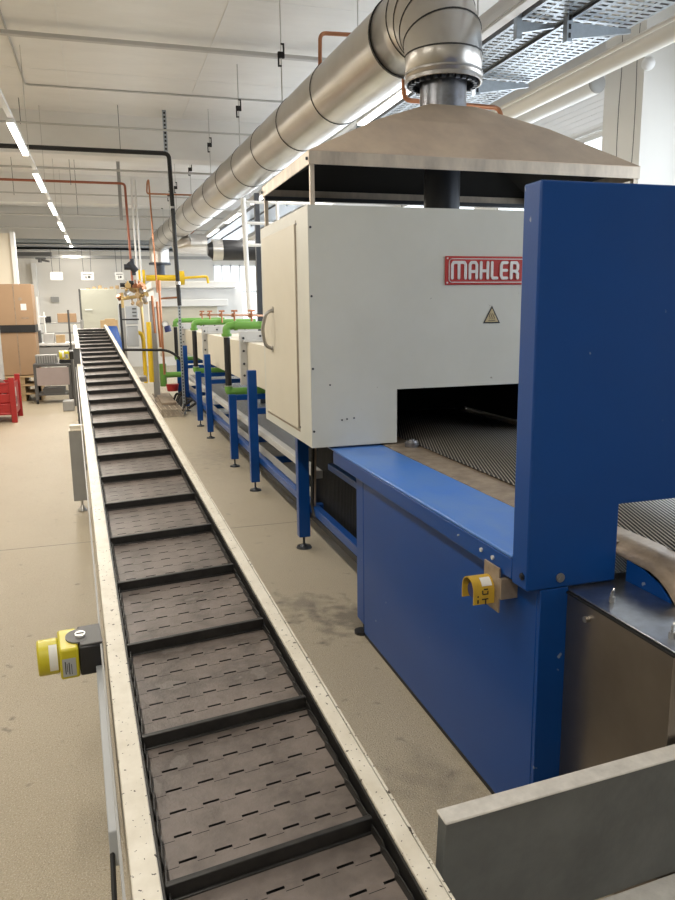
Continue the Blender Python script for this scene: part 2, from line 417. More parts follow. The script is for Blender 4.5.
# thin cover edges just outside rails
build(MB().box(.012, .018, D0, 9.0, -.05, -.006), 'cover_strip', 'grey', conv, local=True)
build(MB().box(.619, .625, D0, D1, -.06, -.008), 'cover_strip', 'rail', conv, local=True)
# bed between rails, end roller, lower return
build(MB().box(.09, .555, D0+.1, D1, -.17, -.15), 'bed_plate', 'greydark', conv, local=True)
build(MB().cyl((.095, D1, -.11), (.55, D1, -.11), .045), 'end_roller', 'steel', conv, local=True, smooth=True)
build(MB().cyl((.095, D0+.02, -.11), (.55, D0+.02, -.11), .045), 'end_roller', 'steel', conv, local=True, smooth=True)
# black belt guard strips beside belt
for s_ in (.0865, .5675): build(MB().box(s_, s_+.005, D0, D1, -.14, -.008), 'inner_strip', 'flight', conv, local=True)
CI = CM.inverted()
# supports
def support(y, xl, xr):
    zt = (CM @ Vector((.05, y, -.2))).z
    for k, x in enumerate((xl, xr)):
        big = (y < 8 and k == 0)
        w = .105 if big else .06
        zt_ = zt
        p = build(MB().box(x-w/2, x+w/2, y-.04, y+.04, .12, zt_+.05), 'support_leg', 'grey' if not big else 'rail', conv, bevel=.004)
        mb = MB().cyl((x, y, .03), (x, y, .13), .010, n=12).cyl((x, y, .004), (x, y, .022), .04, .032, n=20).cyl((x, y, .02), (x, y, .05), .03, .012, n=20)
        build(mb, 'foot', 'black' if k else 'steel', p, smooth=True)
    build(MB().box(xl, xr, y-.02, y+.02, .35, .40), 'cross_brace', 'grey', conv)
support(6.5, -.285, .28)
support(12.2, -.47, .05)
# leg cover box (wide beige box round leg) and the post above it
build(MB().box(-.345, -.232, 6.44, 6.56, .10, .695), 'leg_cover', 'grey', conv, bevel=.004)
build(MB().box(-.345, -.232, 6.438, 6.562, .695, .702), 'cover_cap', 'rail', conv)
build(MB().box(-.335, -.255, 9.2, 9.32, .0, 1.0).box(-.34, -.25, 9.18, 9.34, .0, .02), 'drive_post', 'grey', conv, bevel=.004)
build(MB().box(-.375, -.30, 9.24, 9.30, .3, 1.25), 'conduit_post', 'greydark', conv, bevel=.004)
# drain bracket on the right rail
build(MB().box(.626, .70, 7.9, 8.02, -.04, .012), 'bracket', 'steel', conv, local=True, bevel=.004)
# near guide plate under the emergency stop on left rail + cable
y0 = 1.66
build(MB().prism([(.020, 2.30, -.08), (.020, 1.52, -.07), (.020, 1.50, -.15), (.020, 2.30, -.17)], (-.026, 0, 0)), 'switch_arm', 'greybox', conv, local=True, bevel=.003)
build(MB().tube([(.0, 1.52, -.12), (-.003, 1.42, -.14), (-.006, 1.30, -.20), (.0, 1.15, -.30), (.01, 1.0, -.45)], .006, 8), 'cable', 'black', conv, local=True, smooth=True)

# yellow emergency stop switches on the left rail
def estop(d, label, sc_=1.0):
    m = CM @ Matrix.Translation((.022, d, -.056)) @ Matrix.Rotation(math.radians(3), 4, 'Z') @ Matrix.Diagonal((.93, 1.15, 1.15, 1))
    r = empty('emergency_stop', None, label, 'emergency stop', 'yellow guarded stop switches on the conveyor side', mtx=m)
    build(MB().box(-.085, -.005, -.062, .062, -.045, .045), 'backing_box', 'black_gloss', r, local=True, bevel=.006)
    h = build(MB().box(-.150, -.086, -.064, .064, -.046, .046), 'housing', 'yellow', r, local=True, bevel=.007)
    g_ = MB().cyl((-.22, 0, 0), (-.15, 0, 0), .050, .050, n=36, caps=True)
    gc_ = build(g_, 'guard_collar', 'yellow', r, local=True, smooth=True, bevel=.006)
    pl = MB().cyl((-.085, 0, .0455), (-.085, 0, .050), .040, n=32)
    d_ = build(pl, 'dial_plate', 'greydark', r, local=True, smooth=True)
    cv = build(MB().box(-.080, -.005, -.058, .058, .0455, .0495), 'cover', 'greydark', r, local=True, bevel=.003)
    b = build(MB().cyl((-.075, 0, .050), (-.075, 0, .056), .018, n=24), 'lock_button', 'silver', cv, local=True, smooth=True)
    build(MB().box(-.088, -.062, -.002, .002, .056, .058), 'slot', 'greydark', cv, local=True)
    l1 = build(MB().box(-.142, -.098, -.0655, -.0645, -.036, .018), 'rating_label', 'greybox', r, local=True)
    build(MB().box(-.134, -.131, -.0662, -.0655, -.028, .010).box(-.128, -.126, -.0662, -.0655, -.022, .004).box(-.122, -.119, -.0662, -.0655, -.03, .006).box(-.114, -.112, -.0662, -.0655, -.03, .0), 'print', 'ink', l1, local=True)
    s_ = MB()
    for k in range(9):
        a0 = math.radians(-25+k*10); a1 = a0+math.radians(10)
        s_.quad((-.182, -math.cos(a0)*.0506, math.sin(a0)*.0506), (-.155, -math.cos(a0)*.0506, math.sin(a0)*.0506), (-.155, -math.cos(a1)*.0506, math.sin(a1)*.0506), (-.182, -math.cos(a1)*.0506, math.sin(a1)*.0506))
    build(s_, 'sticker', 'paper', gc_, local=True, smooth=True)
    build(MB().cyl((-.012, .0, -.05), (-.012, 0, -.075), .012, n=12), 'gland', 'black', r, local=True, smooth=True)
    return r
e1 = estop(2.37, 'large yellow and black emergency stop on the near left conveyor rail')
e2 = estop(10.6, 'small distant yellow emergency stop far up the left conveyor rail')

# ================================================================== DISCHARGE CHUTE (near right)
ch = empty('transfer_chute', None, 'grey upright chute board with worn pale top edge crossing right foreground', 'chute', mtx=CM @ Matrix.Translation((.66, 1.2, -.2)))
bx0 = .663
a = MB().prism([(bx0, 1.165, .055), (bx0+1.35, 1.195, .055), (bx0+1.35, 1.195, -.29), (bx0-.002, 1.165, -.29)], (0, .036, 0))
build(a, 'upright_board', 'board', ch, bevel=.004) if False else None
def loc(mb):     # conveyor-frame coordinates to world
    mb.bm.transform(CM); return mb
build(loc(a), 'upright_board', 'board', ch, bevel=.005)
build(loc(MB().prism([(bx0-.001, 1.161, .0545), (bx0+1.35, 1.191, .0545), (bx0+1.35, 1.236, .0545), (bx0-.001, 1.206, .0545)], (0, 0, .006))), 'top_edge', 'boardtop', ch, bevel=.003)
build(loc(MB().prism([(bx0+.0, .62, -.30), (bx0+1.35, .62, -.30), (bx0+1.35, 1.193, -.30), (bx0, 1.164, -.30)], (0, 0, .012))), 'chute_floor', 'boardtop', ch, bevel=.003)
wz = (CM @ Vector((bx0+.9, 1.2, -.2))).z
build(MB().box(1.50, 1.54, .98, 1.02, 0, .22), 'support_leg', 'grey', ch); build(MB().box(.80, .84, .98, 1.02, 0, .22), 'support_leg', 'grey', ch)

# ================================================================== FURNACE END HOUSING (white box)
OX0, OX1, OY0, OY1, OZ0, OZ1 = 1.006, 2.960, 3.745, 4.935, .932, 2.169
XC = (OX0+OX1)/2
HX0, HX1, HZ = 1.487, 2*XC-1.487, 1.224
ov = empty('furnace_housing', (XC, (OY0+OY1)/2, OZ0), 'large off-white furnace end housing with red nameplate and dark belt opening', 'furnace housing')
mb = MB().box(OX0, OX1, OY0, OY0+.012, HZ, OZ1).box(OX0, HX0, OY0, OY0+.012, OZ0, HZ).box(HX1, OX1, OY0, OY0+.012, OZ0, HZ)
mb.box(OX0, OX0+.012, OY0+.012, OY1, OZ0, OZ1).box(OX1-.012, OX1, OY0+.012, OY1, OZ0, OZ1)
mb.box(OX0+.012, OX1-.012, OY0+.012, OY1, OZ1-.012, OZ1).box(OX0+.012, OX1-.012, OY1-.012, OY1, HZ, OZ1-.012)
mb.box(OX0+.012, HX0, OY0+.012, OY1, OZ0, OZ0+.012).box(HX1, OX1-.012, OY0+.012, OY1, OZ0, OZ0+.012)
build(mb, 'body', 'oven', ov)
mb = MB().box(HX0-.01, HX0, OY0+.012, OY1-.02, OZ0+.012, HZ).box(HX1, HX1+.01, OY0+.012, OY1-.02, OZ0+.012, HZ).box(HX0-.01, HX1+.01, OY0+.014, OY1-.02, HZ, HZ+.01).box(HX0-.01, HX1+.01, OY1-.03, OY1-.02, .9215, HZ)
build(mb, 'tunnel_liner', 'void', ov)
dr = build(MB().box(OX0-.008, OX0, 4.008, 4.86, .997, 2.105), 'door', 'beige', ov, bevel=.004, label='hinged side door with warm lamplight tint in its cream colour')  # same paint as the body; the cream tint paints in warm lamplight
XF[dr.name] = XF[ov.name]
hp = [(OX0-.008, 4.58, 1.655), (OX0-.055, 4.58, 1.635), (OX0-.075, 4.60, 1.54), (OX0-.055, 4.62, 1.435), (OX0-.008, 4.62, 1.415)]
def sub(mb, name, m, par, root, **k):
    """mesh child of a mesh part that sits at its root's origin"""
    XF[par.name] = XF[root.name]; return build(mb, name, m, par, **k)
sub(MB().tube(hp, .011, 10, bend=.03).cyl((OX0-.014, 4.58, 1.655), (OX0-.006, 4.58, 1.655), .02, n=16).cyl((OX0-.014, 4.62, 1.415), (OX0-.006, 4.62, 1.415), .02, n=16), 'door_handle', 'steel', dr, ov, smooth=True, label='bent steel pull handle')
build(MB().box(OX0-.0015, OX0+.002, 3.992, 4.004, .985, 2.12).box(OX0-.0015, OX0+.002, 3.992, 4.87, .982, .990), 'door_gap', 'brown', ov)
mb = MB()
for z in (1.02, 1.35, 1.72, 2.06): mb.cyl((OX0+.012, OY0-.003, z), (OX0+.012, OY0+.002, z), .006, n=12)
for z in (1.01, 2.10): mb.cyl((OX0-.003, 3.985, z), (OX0+.001, 3.985, z), .006, n=10)
for px, py in ((342,420),(347,419),(354,418),(330,385)):
    q = aty(px, py, OY0); mb.cyl((q.x, OY0-.002, q.z), (q.x, OY0+.001, q.z), .005, n=8)
build(mb, 'rivets', 'darkpipe', ov, smooth=True)
# nameplate
sx0, sx1, sz0, sz1 = 1.760, 2.262, 1.774, 1.925
pl = build(MB().box(sx0, sx1, OY0-.008, OY0, sz0, sz1), 'nameplate', 'signred', ov, bevel=.003, label='red nameplate with silver raised lettering')
def stroke(mb, pts, w, y0, y1):
    for (a, b) in zip(pts[:-1], pts[1:]):
        a, b = Vector((a[0], 0, a[1])), Vector((b[0], 0, b[1]))
        d = (b-a); L = d.length; u = d.normalized(); v = Vector((-u.z, 0, u.x)); poly = []
        for k in range(7): t = -PI/2+PI*k/6; poly.append(b+u*math.cos(t)*w/2+v*math.sin(t)*w/2)
        for k in range(7): t = PI/2+PI*k/6; poly.append(a+u*math.cos(t)*w/2+v*math.sin(t)*w/2)
        mb.prism([(p.x, y1, p.z) for p in poly], (0, y0-y1, 0))
G = {  # rounded block capitals, unit height 1, (width, strokes)
 'M': (1.55, [[(0,0),(0,.85),(.15,1),(1.4,1),(1.55,.85),(1.55,0)], [(.775,1),(.775,.0)]]),
 'A': (.80, [[(0,0),(0,.85),(.15,1),(.65,1),(.8,.85),(.8,0)], [(0,.42),(.8,.42)]]),
 'H': (.80, [[(0,0),(0,1)], [(.8,0),(.8,1)], [(0,.46),(.8,.46)]]),
 'L': (.60, [[(0,1),(0,.12),(.12,0),(.6,0)]]),
 'E': (.70, [[(.7,1),(.15,1),(0,.85),(0,.15),(.15,0),(.7,0)], [(0,.5),(.66,.5)]]),
 'R': (.78, [[(0,0),(0,1),(.62,1),(.78,.85),(.78,.6),(.62,.45),(0,.45)], [(.5,.45),(.78,.3),(.78,0)]])}
lh = .082; lz = sz0+.036; x = sx0+.040; mb = MB(); gap = .026
tot = sum(G[c][0] for c in 'MAHLER')*lh*.62; sc2 = (sx1-sx0-.108-5*gap)/sum(G[c][0] for c in 'MAHLER')
kk = 0
for c in 'MAHLER':
    w, st = G[c]
    for s_ in st:
        for a_, b_2 in zip(s_[:-1], s_[1:]):
            kk += 1; stroke(mb, [(x+p[0]*sc2, lz+p[1]*lh) for p in (a_, b_2)], .0155, OY0-.012-.00012*kk, OY0-.007)
    x += w*sc2+gap
sub(mb, 'lettering', 'silver', pl, ov, label='raised silver letters MAHLER')
mb = MB()
ix0, ix1, iz0, iz1, rr = sx0+.022, sx1-.012, sz0+.014, sz1-.014, .018
fr = []
for (cx, cz, a0) in ((ix1-rr, iz1-rr, 0), (ix0+rr, iz1-rr, 90), (ix0+rr, iz0+rr, 180), (ix1-rr, iz0+rr, 270)):
    for k in range(5): a = math.radians(a0+k*22.5); fr.append((cx+math.cos(a)*rr, cz+math.sin(a)*rr))
stroke(mb, fr+[fr[0]], .004, OY0-.0105, OY0-.007)
for cx in (sx0+.012,):
    for cz in (sz0+.012, sz1-.012): mb.cyl((cx, OY0-.011, cz), (cx, OY0-.007, cz), .005, n=10)
sub(mb, 'border_line', 'silver', pl, ov)
# hot surface warning triangle
tx0, tx1, tz0, tz1 = 1.995, 2.100, 1.566, 1.662; tm = (tx0+tx1)/2
wp = build(MB().prism([(tx0, OY0-.001, tz0), (tx1, OY0-.001, tz0), (tm, OY0-.001, tz1)], (0, -.0015, 0)), 'warning_label', 'ink', ov, label='small triangular hot surface warning')
k_ = .78; cz = tz0+(tz1-tz0)*.36
sub(MB().prism([(tm+(a-tm)*k_, OY0-.0025, cz+(b-cz)*k_) for a, b in ((tx0, tz0), (tx1, tz0), (tm, tz1))], (0, -.0008, 0)), 'warning_field', 'warnyellow', wp, ov)
mb = MB()
for dx in (-.013, 0, .013): stroke(mb, [(tm+dx+.003*math.sin(k*1.5), cz-.012+k*.006) for k in range(6)], .003, OY0-.0042, OY0-.0034)
stroke(mb, [(tm-.02, cz-.019), (tm+.02, cz-.019)], .003, OY0-.0042, OY0-.0034)
sub(mb, 'heat_symbol', 'ink', wp, ov)

# ================================================================== EXTRACTION HOOD above
hx0, hx1, hy0, hy1, hz0, hz1, hzt = 1.015, 2.962, 3.735, 4.895, 2.360, 2.424, 2.795
DX, DY = 2.0, 4.310
hd = empty('extraction_hood', (DX, DY, hz0), 'brown-tinted steel pyramid extraction hood on thin posts above white housing', 'extraction hood')
mb = MB(); b4 = [(hx0,hy0,hz1),(hx1,hy0,hz1),(hx1,hy1,hz1),(hx0,hy1,hz1)]
R4 = .145; t4 = [(DX-R4,DY-R4,hzt),(DX+R4,DY-R4,hzt),(DX+R4,DY+R4,hzt),(DX-R4,DY+R4,hzt)]
for i in range(4):
    j = (i+1) % 4; A, B, C_, D_ = Vector(b4[i]), Vector(b4[j]), Vector(t4[j]), Vector(t4[i])
    m1 = A.lerp(D_, .55)+Vector((0,0,.022)); m2 = B.lerp(C_, .55)+Vector((0,0,.022))
    mb.quad(A, B, m2, m1); mb.quad(m1, m2, C_, D_)
bmesh.ops.remove_doubles(mb.bm, verts=mb.bm.verts, dist=1e-4)
build(mb, 'canopy', 'hood', hd, solid=.004)
mb = MB(); T = .006
mb.box(hx0, hx1, hy0, hy0+T, hz0, hz1).box(hx0, hx1, hy1-T, hy1, hz0, hz1).box(hx0, hx0+T, hy0+T, hy1-T, hz0, hz1).box(hx1-T, hx1, hy0+T, hy1-T, hz0, hz1)
build(mb, 'hood_band', 'hoodband', hd, bevel=.002)
mb = MB().box(hx0+T, hx1-T, hy0+.35, hy1-T, hz0+.045, hz0+.05)
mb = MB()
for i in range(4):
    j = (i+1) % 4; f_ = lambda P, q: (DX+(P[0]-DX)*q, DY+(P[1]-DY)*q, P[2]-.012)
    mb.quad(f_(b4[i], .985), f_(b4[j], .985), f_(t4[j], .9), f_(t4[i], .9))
build(mb, 'shade_lining', 'void', hd, solid=.003, label='black lining added as painted shade inside the hood')  # lining added to paint in the dark of the shaded hood underside
build(MB().box(hx0+.01, hx1-.01, hy1-.05, hy1-.01, hz0-.02, hz0+.005), 'rear_rail', 'darkpipe', hd)
for x in (hx0+.02, hx1-.02):
    for y in (hy0+.025, hy1-.025):
        build(MB().box(x-.011, x+.011, y-.011, y+.011, OZ1-.0, hz1-.01), 'hood_post', 'hoodband', hd)
        build(MB().cyl((x-.03 if x < 2 else x+.03, y, hz0+.03), (x, y, hz0+.03), .008, n=12), 'bolt', 'darkpipe', hd, smooth=True)
build(MB().cyl((DX, DY, hzt-.01), (DX, DY, 3.05), .137, n=40), 'flue_collar', 'flue', hd, smooth=True, label='blued steel flue collar')
build(MB().cyl((DX, DY, OZ1), (DX, DY, 2.50), .108, n=32), 'inlet_flue', 'darkpipe', hd, smooth=True, label='dark round stub flue')

# ================================================================== EXHAUST DUCT
RD = .248; ez = 3.383
du = empty('exhaust_duct', (DX, DY, 2.94), 'fat round galvanised exhaust duct running away under the ceiling', 'duct')
ax = Vector((-.034, 1, .001)).normalized()
path = [Vector((DX, DY, 2.945)), Vector((DX, DY, 3.10))]
rb = ez-3.10; gor = []
for k in range(1, 5):
    a = PI/2*k/4; gor.append(Vector((DX, DY, 3.10)) + Vector((0, 0, 1))*rb*math.sin(a)*1.0 + Vector((ax.x, ax.y, 0))*rb*(1-math.cos(a)))
elb = build(MB().tube([path[0], path[1]]+gor+[gor[-1]+ax*.26], [.222, .222, .226, .232, .238, .244, RD], 48, caps=False), 'elbow', 'duct', du, smooth=True, solid=.004)
st = gor[-1]+ax*.26
endp = st+ax*(19.9-st.y)
drun = build(MB().tube([st, endp], RD, 48, caps=False), 'duct_run', 'duct', du, smooth=True)
sb = MB()
allp = [path[1]]+gor; dirs = [Vector((0,0,1))]+[ (Vector((0,0,1))*math.cos(PI/2*k/4)+Vector((ax.x, ax.y, 0))*math.sin(PI/2*k/4)) for k in range(1,5)]
for p, d_, r_q in zip(allp, dirs, (.222, .226, .232, .238, .244)): sb.ring(p, d_, r_q+.002, .003, .008)
build(sb, 'elbow_seam', 'ductdark', elb, smooth=True)
build(MB().ring(path[0]+Vector((0,0,.012)), (0,0,1), .222, .006, .02).ring(path[0]+Vector((0,0,.05)), (0,0,1), .222, .009, .012), 'elbow_rim', 'steel', elb, smooth=True)
mb = MB()
for k in range(28):
    a = 2*PI*k/28; c = path[0]+Vector((math.cos(a)*.190, math.sin(a)*.190, .0))
    mb.box(c.x-.012, c.x+.012, c.y-.012, c.y+.012, c.z-.012, c.z+.02)
mb.cyl(path[0]+Vector((0,0,.03)), path[0]+Vector((0,0,.04)), RD-.03, n=40)
build(mb, 'clamp_ring', 'darkpipe', elb)
build(MB().ring(st, ax, RD+.003, .006, .022), 'black_joint', 'black', drun, smooth=True)
yy = 6.15
while yy < 19.8:
    c = st+ax*((yy-st.y)/ax.y)
    build(MB().ring(c, ax, RD+.002, .003, .009), 'joint_seam', 'ductdark', drun, smooth=True); yy += 1.08
ec = endp
dpth = [ec, ec+ax*.16+Vector((0,0,-.02)), ec+ax*.27+Vector((0,0,-.11)), ec+ax*.30+Vector((0,0,-.27)), ec+ax*.30+Vector((0,0,-.50))]
build(MB().tube(dpth, RD, 32, caps=False), 'far_elbow', 'duct', du, smooth=True)
dz = dpth[-1]
build(MB().tube([dz, dz+Vector((0,0,-.05))], RD+.03, 32).tube([dz, dz+Vector((0,0,-.45))], .12, 24), 'far_flue', 'darkpipe', du, smooth=True)
# duct hangers
def hanger(y, zt, i, labels=None):
    c = st+ax*((y-st.y)/ax.y); x = c.x
    r = empty('duct_hanger', (x, y, ez), labels, 'hanger rod', 'threaded rods holding up the duct')
    build(MB().cyl((x, y, ez+RD-.002), (x, y, ZC), .006, n=8), 'rod', 'conduit', r, smooth=True)
    zm = 4.18
    build(MB().box(x-.034, x-.020, y-.012, y+.012, zm-.11, zm+.03).box(x+.020, x+.034, y-.012, y+.012, zm-.03, zm+.11).box(x-.034, x+.034, y-.012, y+.012, zm-.03, zm+.03).box(x-.034, x+.004, y-.01, y+.01, zm-.11, zm-.095).box(x-.004, x+.034, y-.01, y+.01, zm+.095, zm+.11), 'turnbuckle', 'black', r, bevel=.002)
hl = ['thin hanger rod with black turnbuckle closest to the camera holding the duct', 'second hanger rod along the duct from the camera', 'third hanger rod along the duct from the camera', 'fourth hanger rod along the duct from the camera', 'fifth hanger rod along the duct, small and distant', 'sixth hanger rod along the duct, small and distant', 'farthest hanger rod near the far end of the duct']
for i, y in enumerate((7.9, 10.0, 12.2, 14.3, 16.4, 17.6, 18.9)): hanger(y, ZC, i, hl[i])

# ================================================================== BLUE INFEED TABLE
TX0, TY0, TY1, TZ = 1.12, 1.80, 3.742, .920
tb = empty('infeed_table', (XC, 2.77, 0), 'glossy blue steel belt table with tall blue portal panel facing camera', 'machine table')
TX1 = 2*XC-TX0
def pair(x0, x1, y0, y1, z0, z1, name, m, par, **k):
    a_ = build(MB().box(x0, x1, y0, y1, z0, z1), name, m, par, **k); build(MB().box(2*XC-x1, 2*XC-x0, y0, y1, z0, z1), name, m, par, **k); return a_
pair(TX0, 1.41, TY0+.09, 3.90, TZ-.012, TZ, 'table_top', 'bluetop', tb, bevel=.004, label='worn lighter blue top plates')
eband = pair(TX0, TX0+.012, TY0+.087, TY1, .843, TZ-.013, 'edge_band', 'blue', tb, bevel=.003)
pair(1.412, 1.60, TY0+.09, 4.93, TZ-.012, TZ+.002, 'belt_liner', 'brown', tb, bevel=.002, label='scorched brown liner strip beside the belt')
cabx = 1.166
pair(cabx, cabx+.01, 1.816, 3.385, .02, .842, 'side_panel', 'blue', tb, bevel=.003)
pair(cabx+.002, cabx+.012, 1.83, 3.38, 0.0, .02, 'gap_shade_strip', 'black', tb)  # black strip paints in the dark gap under the cabinet
pair(cabx+.001, 1.262, 1.80, 1.815, .0, .834, 'front_post', 'blue', tb, bevel=.002)
for x in (cabx+.002, 2*XC-cabx-.052):
    lg = build(MB().box(x, x+.05, 3.395, 3.50, .06, .842), 'leg', 'blue', tb, bevel=.003)
    build(MB().cyl((x+.0, 3.43, .0), (x+.0, 3.43, .016), .038, n=20).cyl((x+.02, 3.43, .016), (x+.02, 3.43, .07), .012, n=12), 'foot', 'black_gloss', lg, smooth=True)
build(MB().box(TX0+.12, TX1-.12, 3.40, 3.45, .78, .84), 'cross_beam', 'blue', tb); build(MB().box(TX0+.12, TX1-.12, 1.83, 1.86, .72, .80), 'cross_beam', 'blue', tb)
po = MB().prism([(TX0, TY0, .835), (1.424, TY0, .835), (1.424, TY0, 1.072), (2*XC-1.424, TY0, 1.072), (2*XC-1.424, TY0, .835), (TX1, TY0, .835), (TX1, TY0, 1.98), (TX0, TY0, 1.98)], (0, .086, 0))
portal = build(po, 'portal_panel', 'blue', tb, bevel=.006, seg=3, label='tall blue portal panel over the mesh belt')
for px, py in ((459,535),(481.8,549.6),(493.3,557.3)):
    q = atx(px, py, TX0); build(MB().cyl((TX0-.006, q.y, q.z), (TX0, q.y, q.z), .007 if px > 470 else .003, n=14), 'small_bolt', 'silver', eband, smooth=True)
q = atx(522.5, 576.5, TX0); build(MB().cyl((TX0-.004, q.y, q.z), (TX0, q.y, q.z), .012, n=6).cyl((TX0-.008, q.y, q.z), (TX0, q.y, q.z), .006, n=16), 'portal_bolt', 'darkpipe', portal, smooth=True)
q = aty(560, 577.5, TY0); build(MB().cyl((q.x, TY0-.004, q.z), (q.x, TY0, q.z), .014, n=20).cyl((q.x, TY0-.008, q.z), (q.x, TY0, q.z), .009, n=6), 'portal_bolt', 'steel', portal, smooth=True)
# steel puck lying on the table by the opening
q = atz(407, 446, TZ)
q.x += .012; q.y -= .035; pk = MB().cyl((q.x, q.y, TZ+.002), (q.x, q.y, TZ+.026), .036, .038, n=32).cyl((q.x, q.y, TZ+.026), (q.x, q.y, TZ+.036), .031, .028, n=32).cyl((q.x, q.y, TZ+.036), (q.x, q.y, TZ+.041), .014, .012, n=16)
thing(pk, 'steel_weight', 'galvdark', 'small round steel disc lying on the blue table beside the opening', 'metal disc', smooth=True)

# yellow stop button guard below the portal
q = atx(490, 578, TX0)
gy, gz = 2.085, .775
yg = empty('stop_button', (TX0, gy, gz), 'yellow arched stop button guard on bracket below the blue table edge', 'stop button')
build(MB().box(TX0-.009, TX0-.003, 1.945, 2.04, .715, .86).box(TX0-.012, TX0+.055, 1.925, 1.945, .765, .83), 'bracket', 'brown', yg, bevel=.001)
arch_o = []; 
def archp(r_, zb):
    pts = [(-r_, zb)]
    for k in range(13): a = PI-PI*k/12; pts.append((math.cos(a)*r_, math.sin(a)*r_))
    pts.append((r_, zb)); return pts
gc = Vector((0, 2.008, .780)); Ro, Ri = .040, .0365
mb = MB(); po_, pi_ = archp(Ro, -.04), archp(Ri, -.04)
for xx in (0,):
    x0_, x1_ = TX0-.082, TX0-.010; V = []
    for (a, b), (c, d_) in zip(po_, pi_):
        V.append([mb.bm.verts.new((X_, gc.y+Y_, gc.z+Z_)) for X_, Y_, Z_ in ((x0_, a, b), (x1_, a, b), (x1_, c, d_), (x0_, c, d_))])
    for k in range(len(V)-1):
        for j in range(4): mb.bm.faces.new((V[k][j], V[k+1][j], V[k+1][(j+1)%4], V[k][(j+1)%4]))
    mb.bm.faces.new(V[0]); mb.bm.faces.new(V[-1])
build(mb, 'guard', 'orangeyellow', yg, smooth=True)
build(MB().cyl((TX0-.05, gc.y, gc.z-.005), (TX0-.012, gc.y, gc.z-.005), .016, n=20).cyl((TX0-.07, gc.y, gc.z-.005), (TX0-.05, gc.y, gc.z-.005), .024, .02, n=24), 'button', 'darkblueplastic', yg, smooth=True)
mb = MB(); xs = TX0-.087
for (dx, dzz, w, h) in ((.018,-.030,.005,.012),(.018,-.014,.005,.005),(.034,-.024,.022,.004),(.045,-.034,.004,.016),(.036,-.008,.020,.004),(.034,-.001,.004,.012),(.052,-.004,.004,.012),(.040,.008,.014,.004)):
    mb.box(xs+dx, xs+dx+w, gc.y-Ro-.0008, gc.y-Ro+.0002, gc.z+dzz-h/2, gc.z+dzz+h/2)
build(mb, 'lettering', 'ink', yg)
s_ = MB()
for k in range(5):
    a0 = PI-math.radians(25+k*9); a1 = a0-math.radians(9); rr_ = Ro+.0008
    s_.quad(*[(xx, gc.y+math.cos(a)*rr_, gc.z+math.sin(a)*rr_) for xx, a in ((xs+.035, a0), (xs+.07, a0), (xs+.07, a1), (xs+.035, a1))])
build(s_, 'sticker', 'paper', yg, smooth=True)

# ================================================================== WIRE MESH BELT
BX0, BX1, BZ = 1.572, 2*XC-1.572, .930
mbt = empty('mesh_belt', (XC, 1.7, BZ), 'wide dark woven wire mesh belt coming out of the furnace opening', 'mesh belt')
rd = .20; yc = 1.74; zc = BZ-rd
prof = [(6.5, BZ), (5.0, BZ), (3.0, BZ), (2.0, BZ)] + [(yc-math.sin(PI*k/14)*rd, zc+math.cos(PI*k/14)*rd) for k in range(0, 13)]
mb = MB(); pv = None
for (y, z) in prof:
    cur = (mb.bm.verts.new((BX0, y, z)), mb.bm.verts.new((BX1, y, z)))
    if pv: mb.bm.faces.new((pv[0], pv[1], cur[1], cur[0]))
    pv = cur
build(mb, 'upper_run', 'mesh', mbt, smooth=True, solid=.006)
build(MB().cyl((BX0-.02, yc, zc), (BX1+.02, yc, zc), rd-.012, n=48), 'end_drum', 'darkpipe', mbt, smooth=True)
# curved brown end guard at belt edge
mb = MB(); pv = None
gp = [(2.10, BZ-.002), (1.95, BZ-.002), (yc+.05, BZ-.003)]+[(yc-math.sin(PI*k/16)*rd, zc+math.cos(PI*k/16)*rd-.003) for k in range(1, 7)]
for (y, z) in gp:
    t = min(1, max(0, (2.02-y)/.5))
    cur = (mb.bm.verts.new((BX0-.11, y, z-.030)), mb.bm.verts.new((BX0-.055, y, z-.004)), mb.bm.verts.new((BX0+.004, y, z+.005)))
    if pv:
        mb.bm.faces.new((pv[0], pv[1], cur[1], cur[0])); mb.bm.faces.new((pv[1], pv[2], cur[2], cur[1]))
    pv = cur
build(mb, 'edge_guard', 'brown', mbt, smooth=True, solid=.005, label='curved brown steel edge guard')

# ================================================================== STAINLESS ENCLOSURE (front right)
ex = 1.258
en = empty('discharge_enclosure', (XC, 1.35, 0), 'brownish stainless steel box with bolted cover beneath the belt end', 'enclosure')
build(MB().box(ex, ex+.006, 1.362, 1.7995, 0.03, .815).box(2*XC-ex-.006, 2*XC-ex, 1.362, 1.7995, .03, .815).box(ex+.006, 2*XC-ex-.006, 1.362, 1.368, .03, .815), 'side_panel', 'stainless', en, bevel=.001)
build(MB().box(ex-.004, ex+.02, 1.357, 1.7995, .816, .822), 'gap_line', 'black', en)  # black strip stands in for the dark gap below the cover
build(MB().box(ex+.004, BX0-.01, 1.362, 1.87, .823, .828), 'cover_plate', 'stopplate', en, bevel=.002)
build(MB().prism([(1.462, 1.80, .829), (1.462, 1.80, .896), (1.462, 1.73, .889), (1.462, 1.66, .868), (1.462, 1.615, .838), (1.462, 1.61, .829)], (.005, 0, 0)), 'inner_skirt', 'blue', en)
for px, py in ((612, 602), (672, 638)):
    q = atz(px, py, .828); x, y = q.x, q.y
    build(MB().cyl((x, y, .828), (x, y, .845), .009, n=14).bar((x-.004, y-.002, .84), (x-.014, y-.012, .862), .003, .012).bar((x+.004, y+.002, .84), (x+.014, y+.012, .862), .003, .012).cyl((x, y, .845), (x, y, .862), .004, n=8), 'wing_nut', 'steel', en, smooth=True)
q = atx(588, 619, ex); build(MB().cyl((ex-.012, q.y, q.z), (ex, q.y, q.z), .009, n=14), 'screw', 'steel', en, smooth=True)

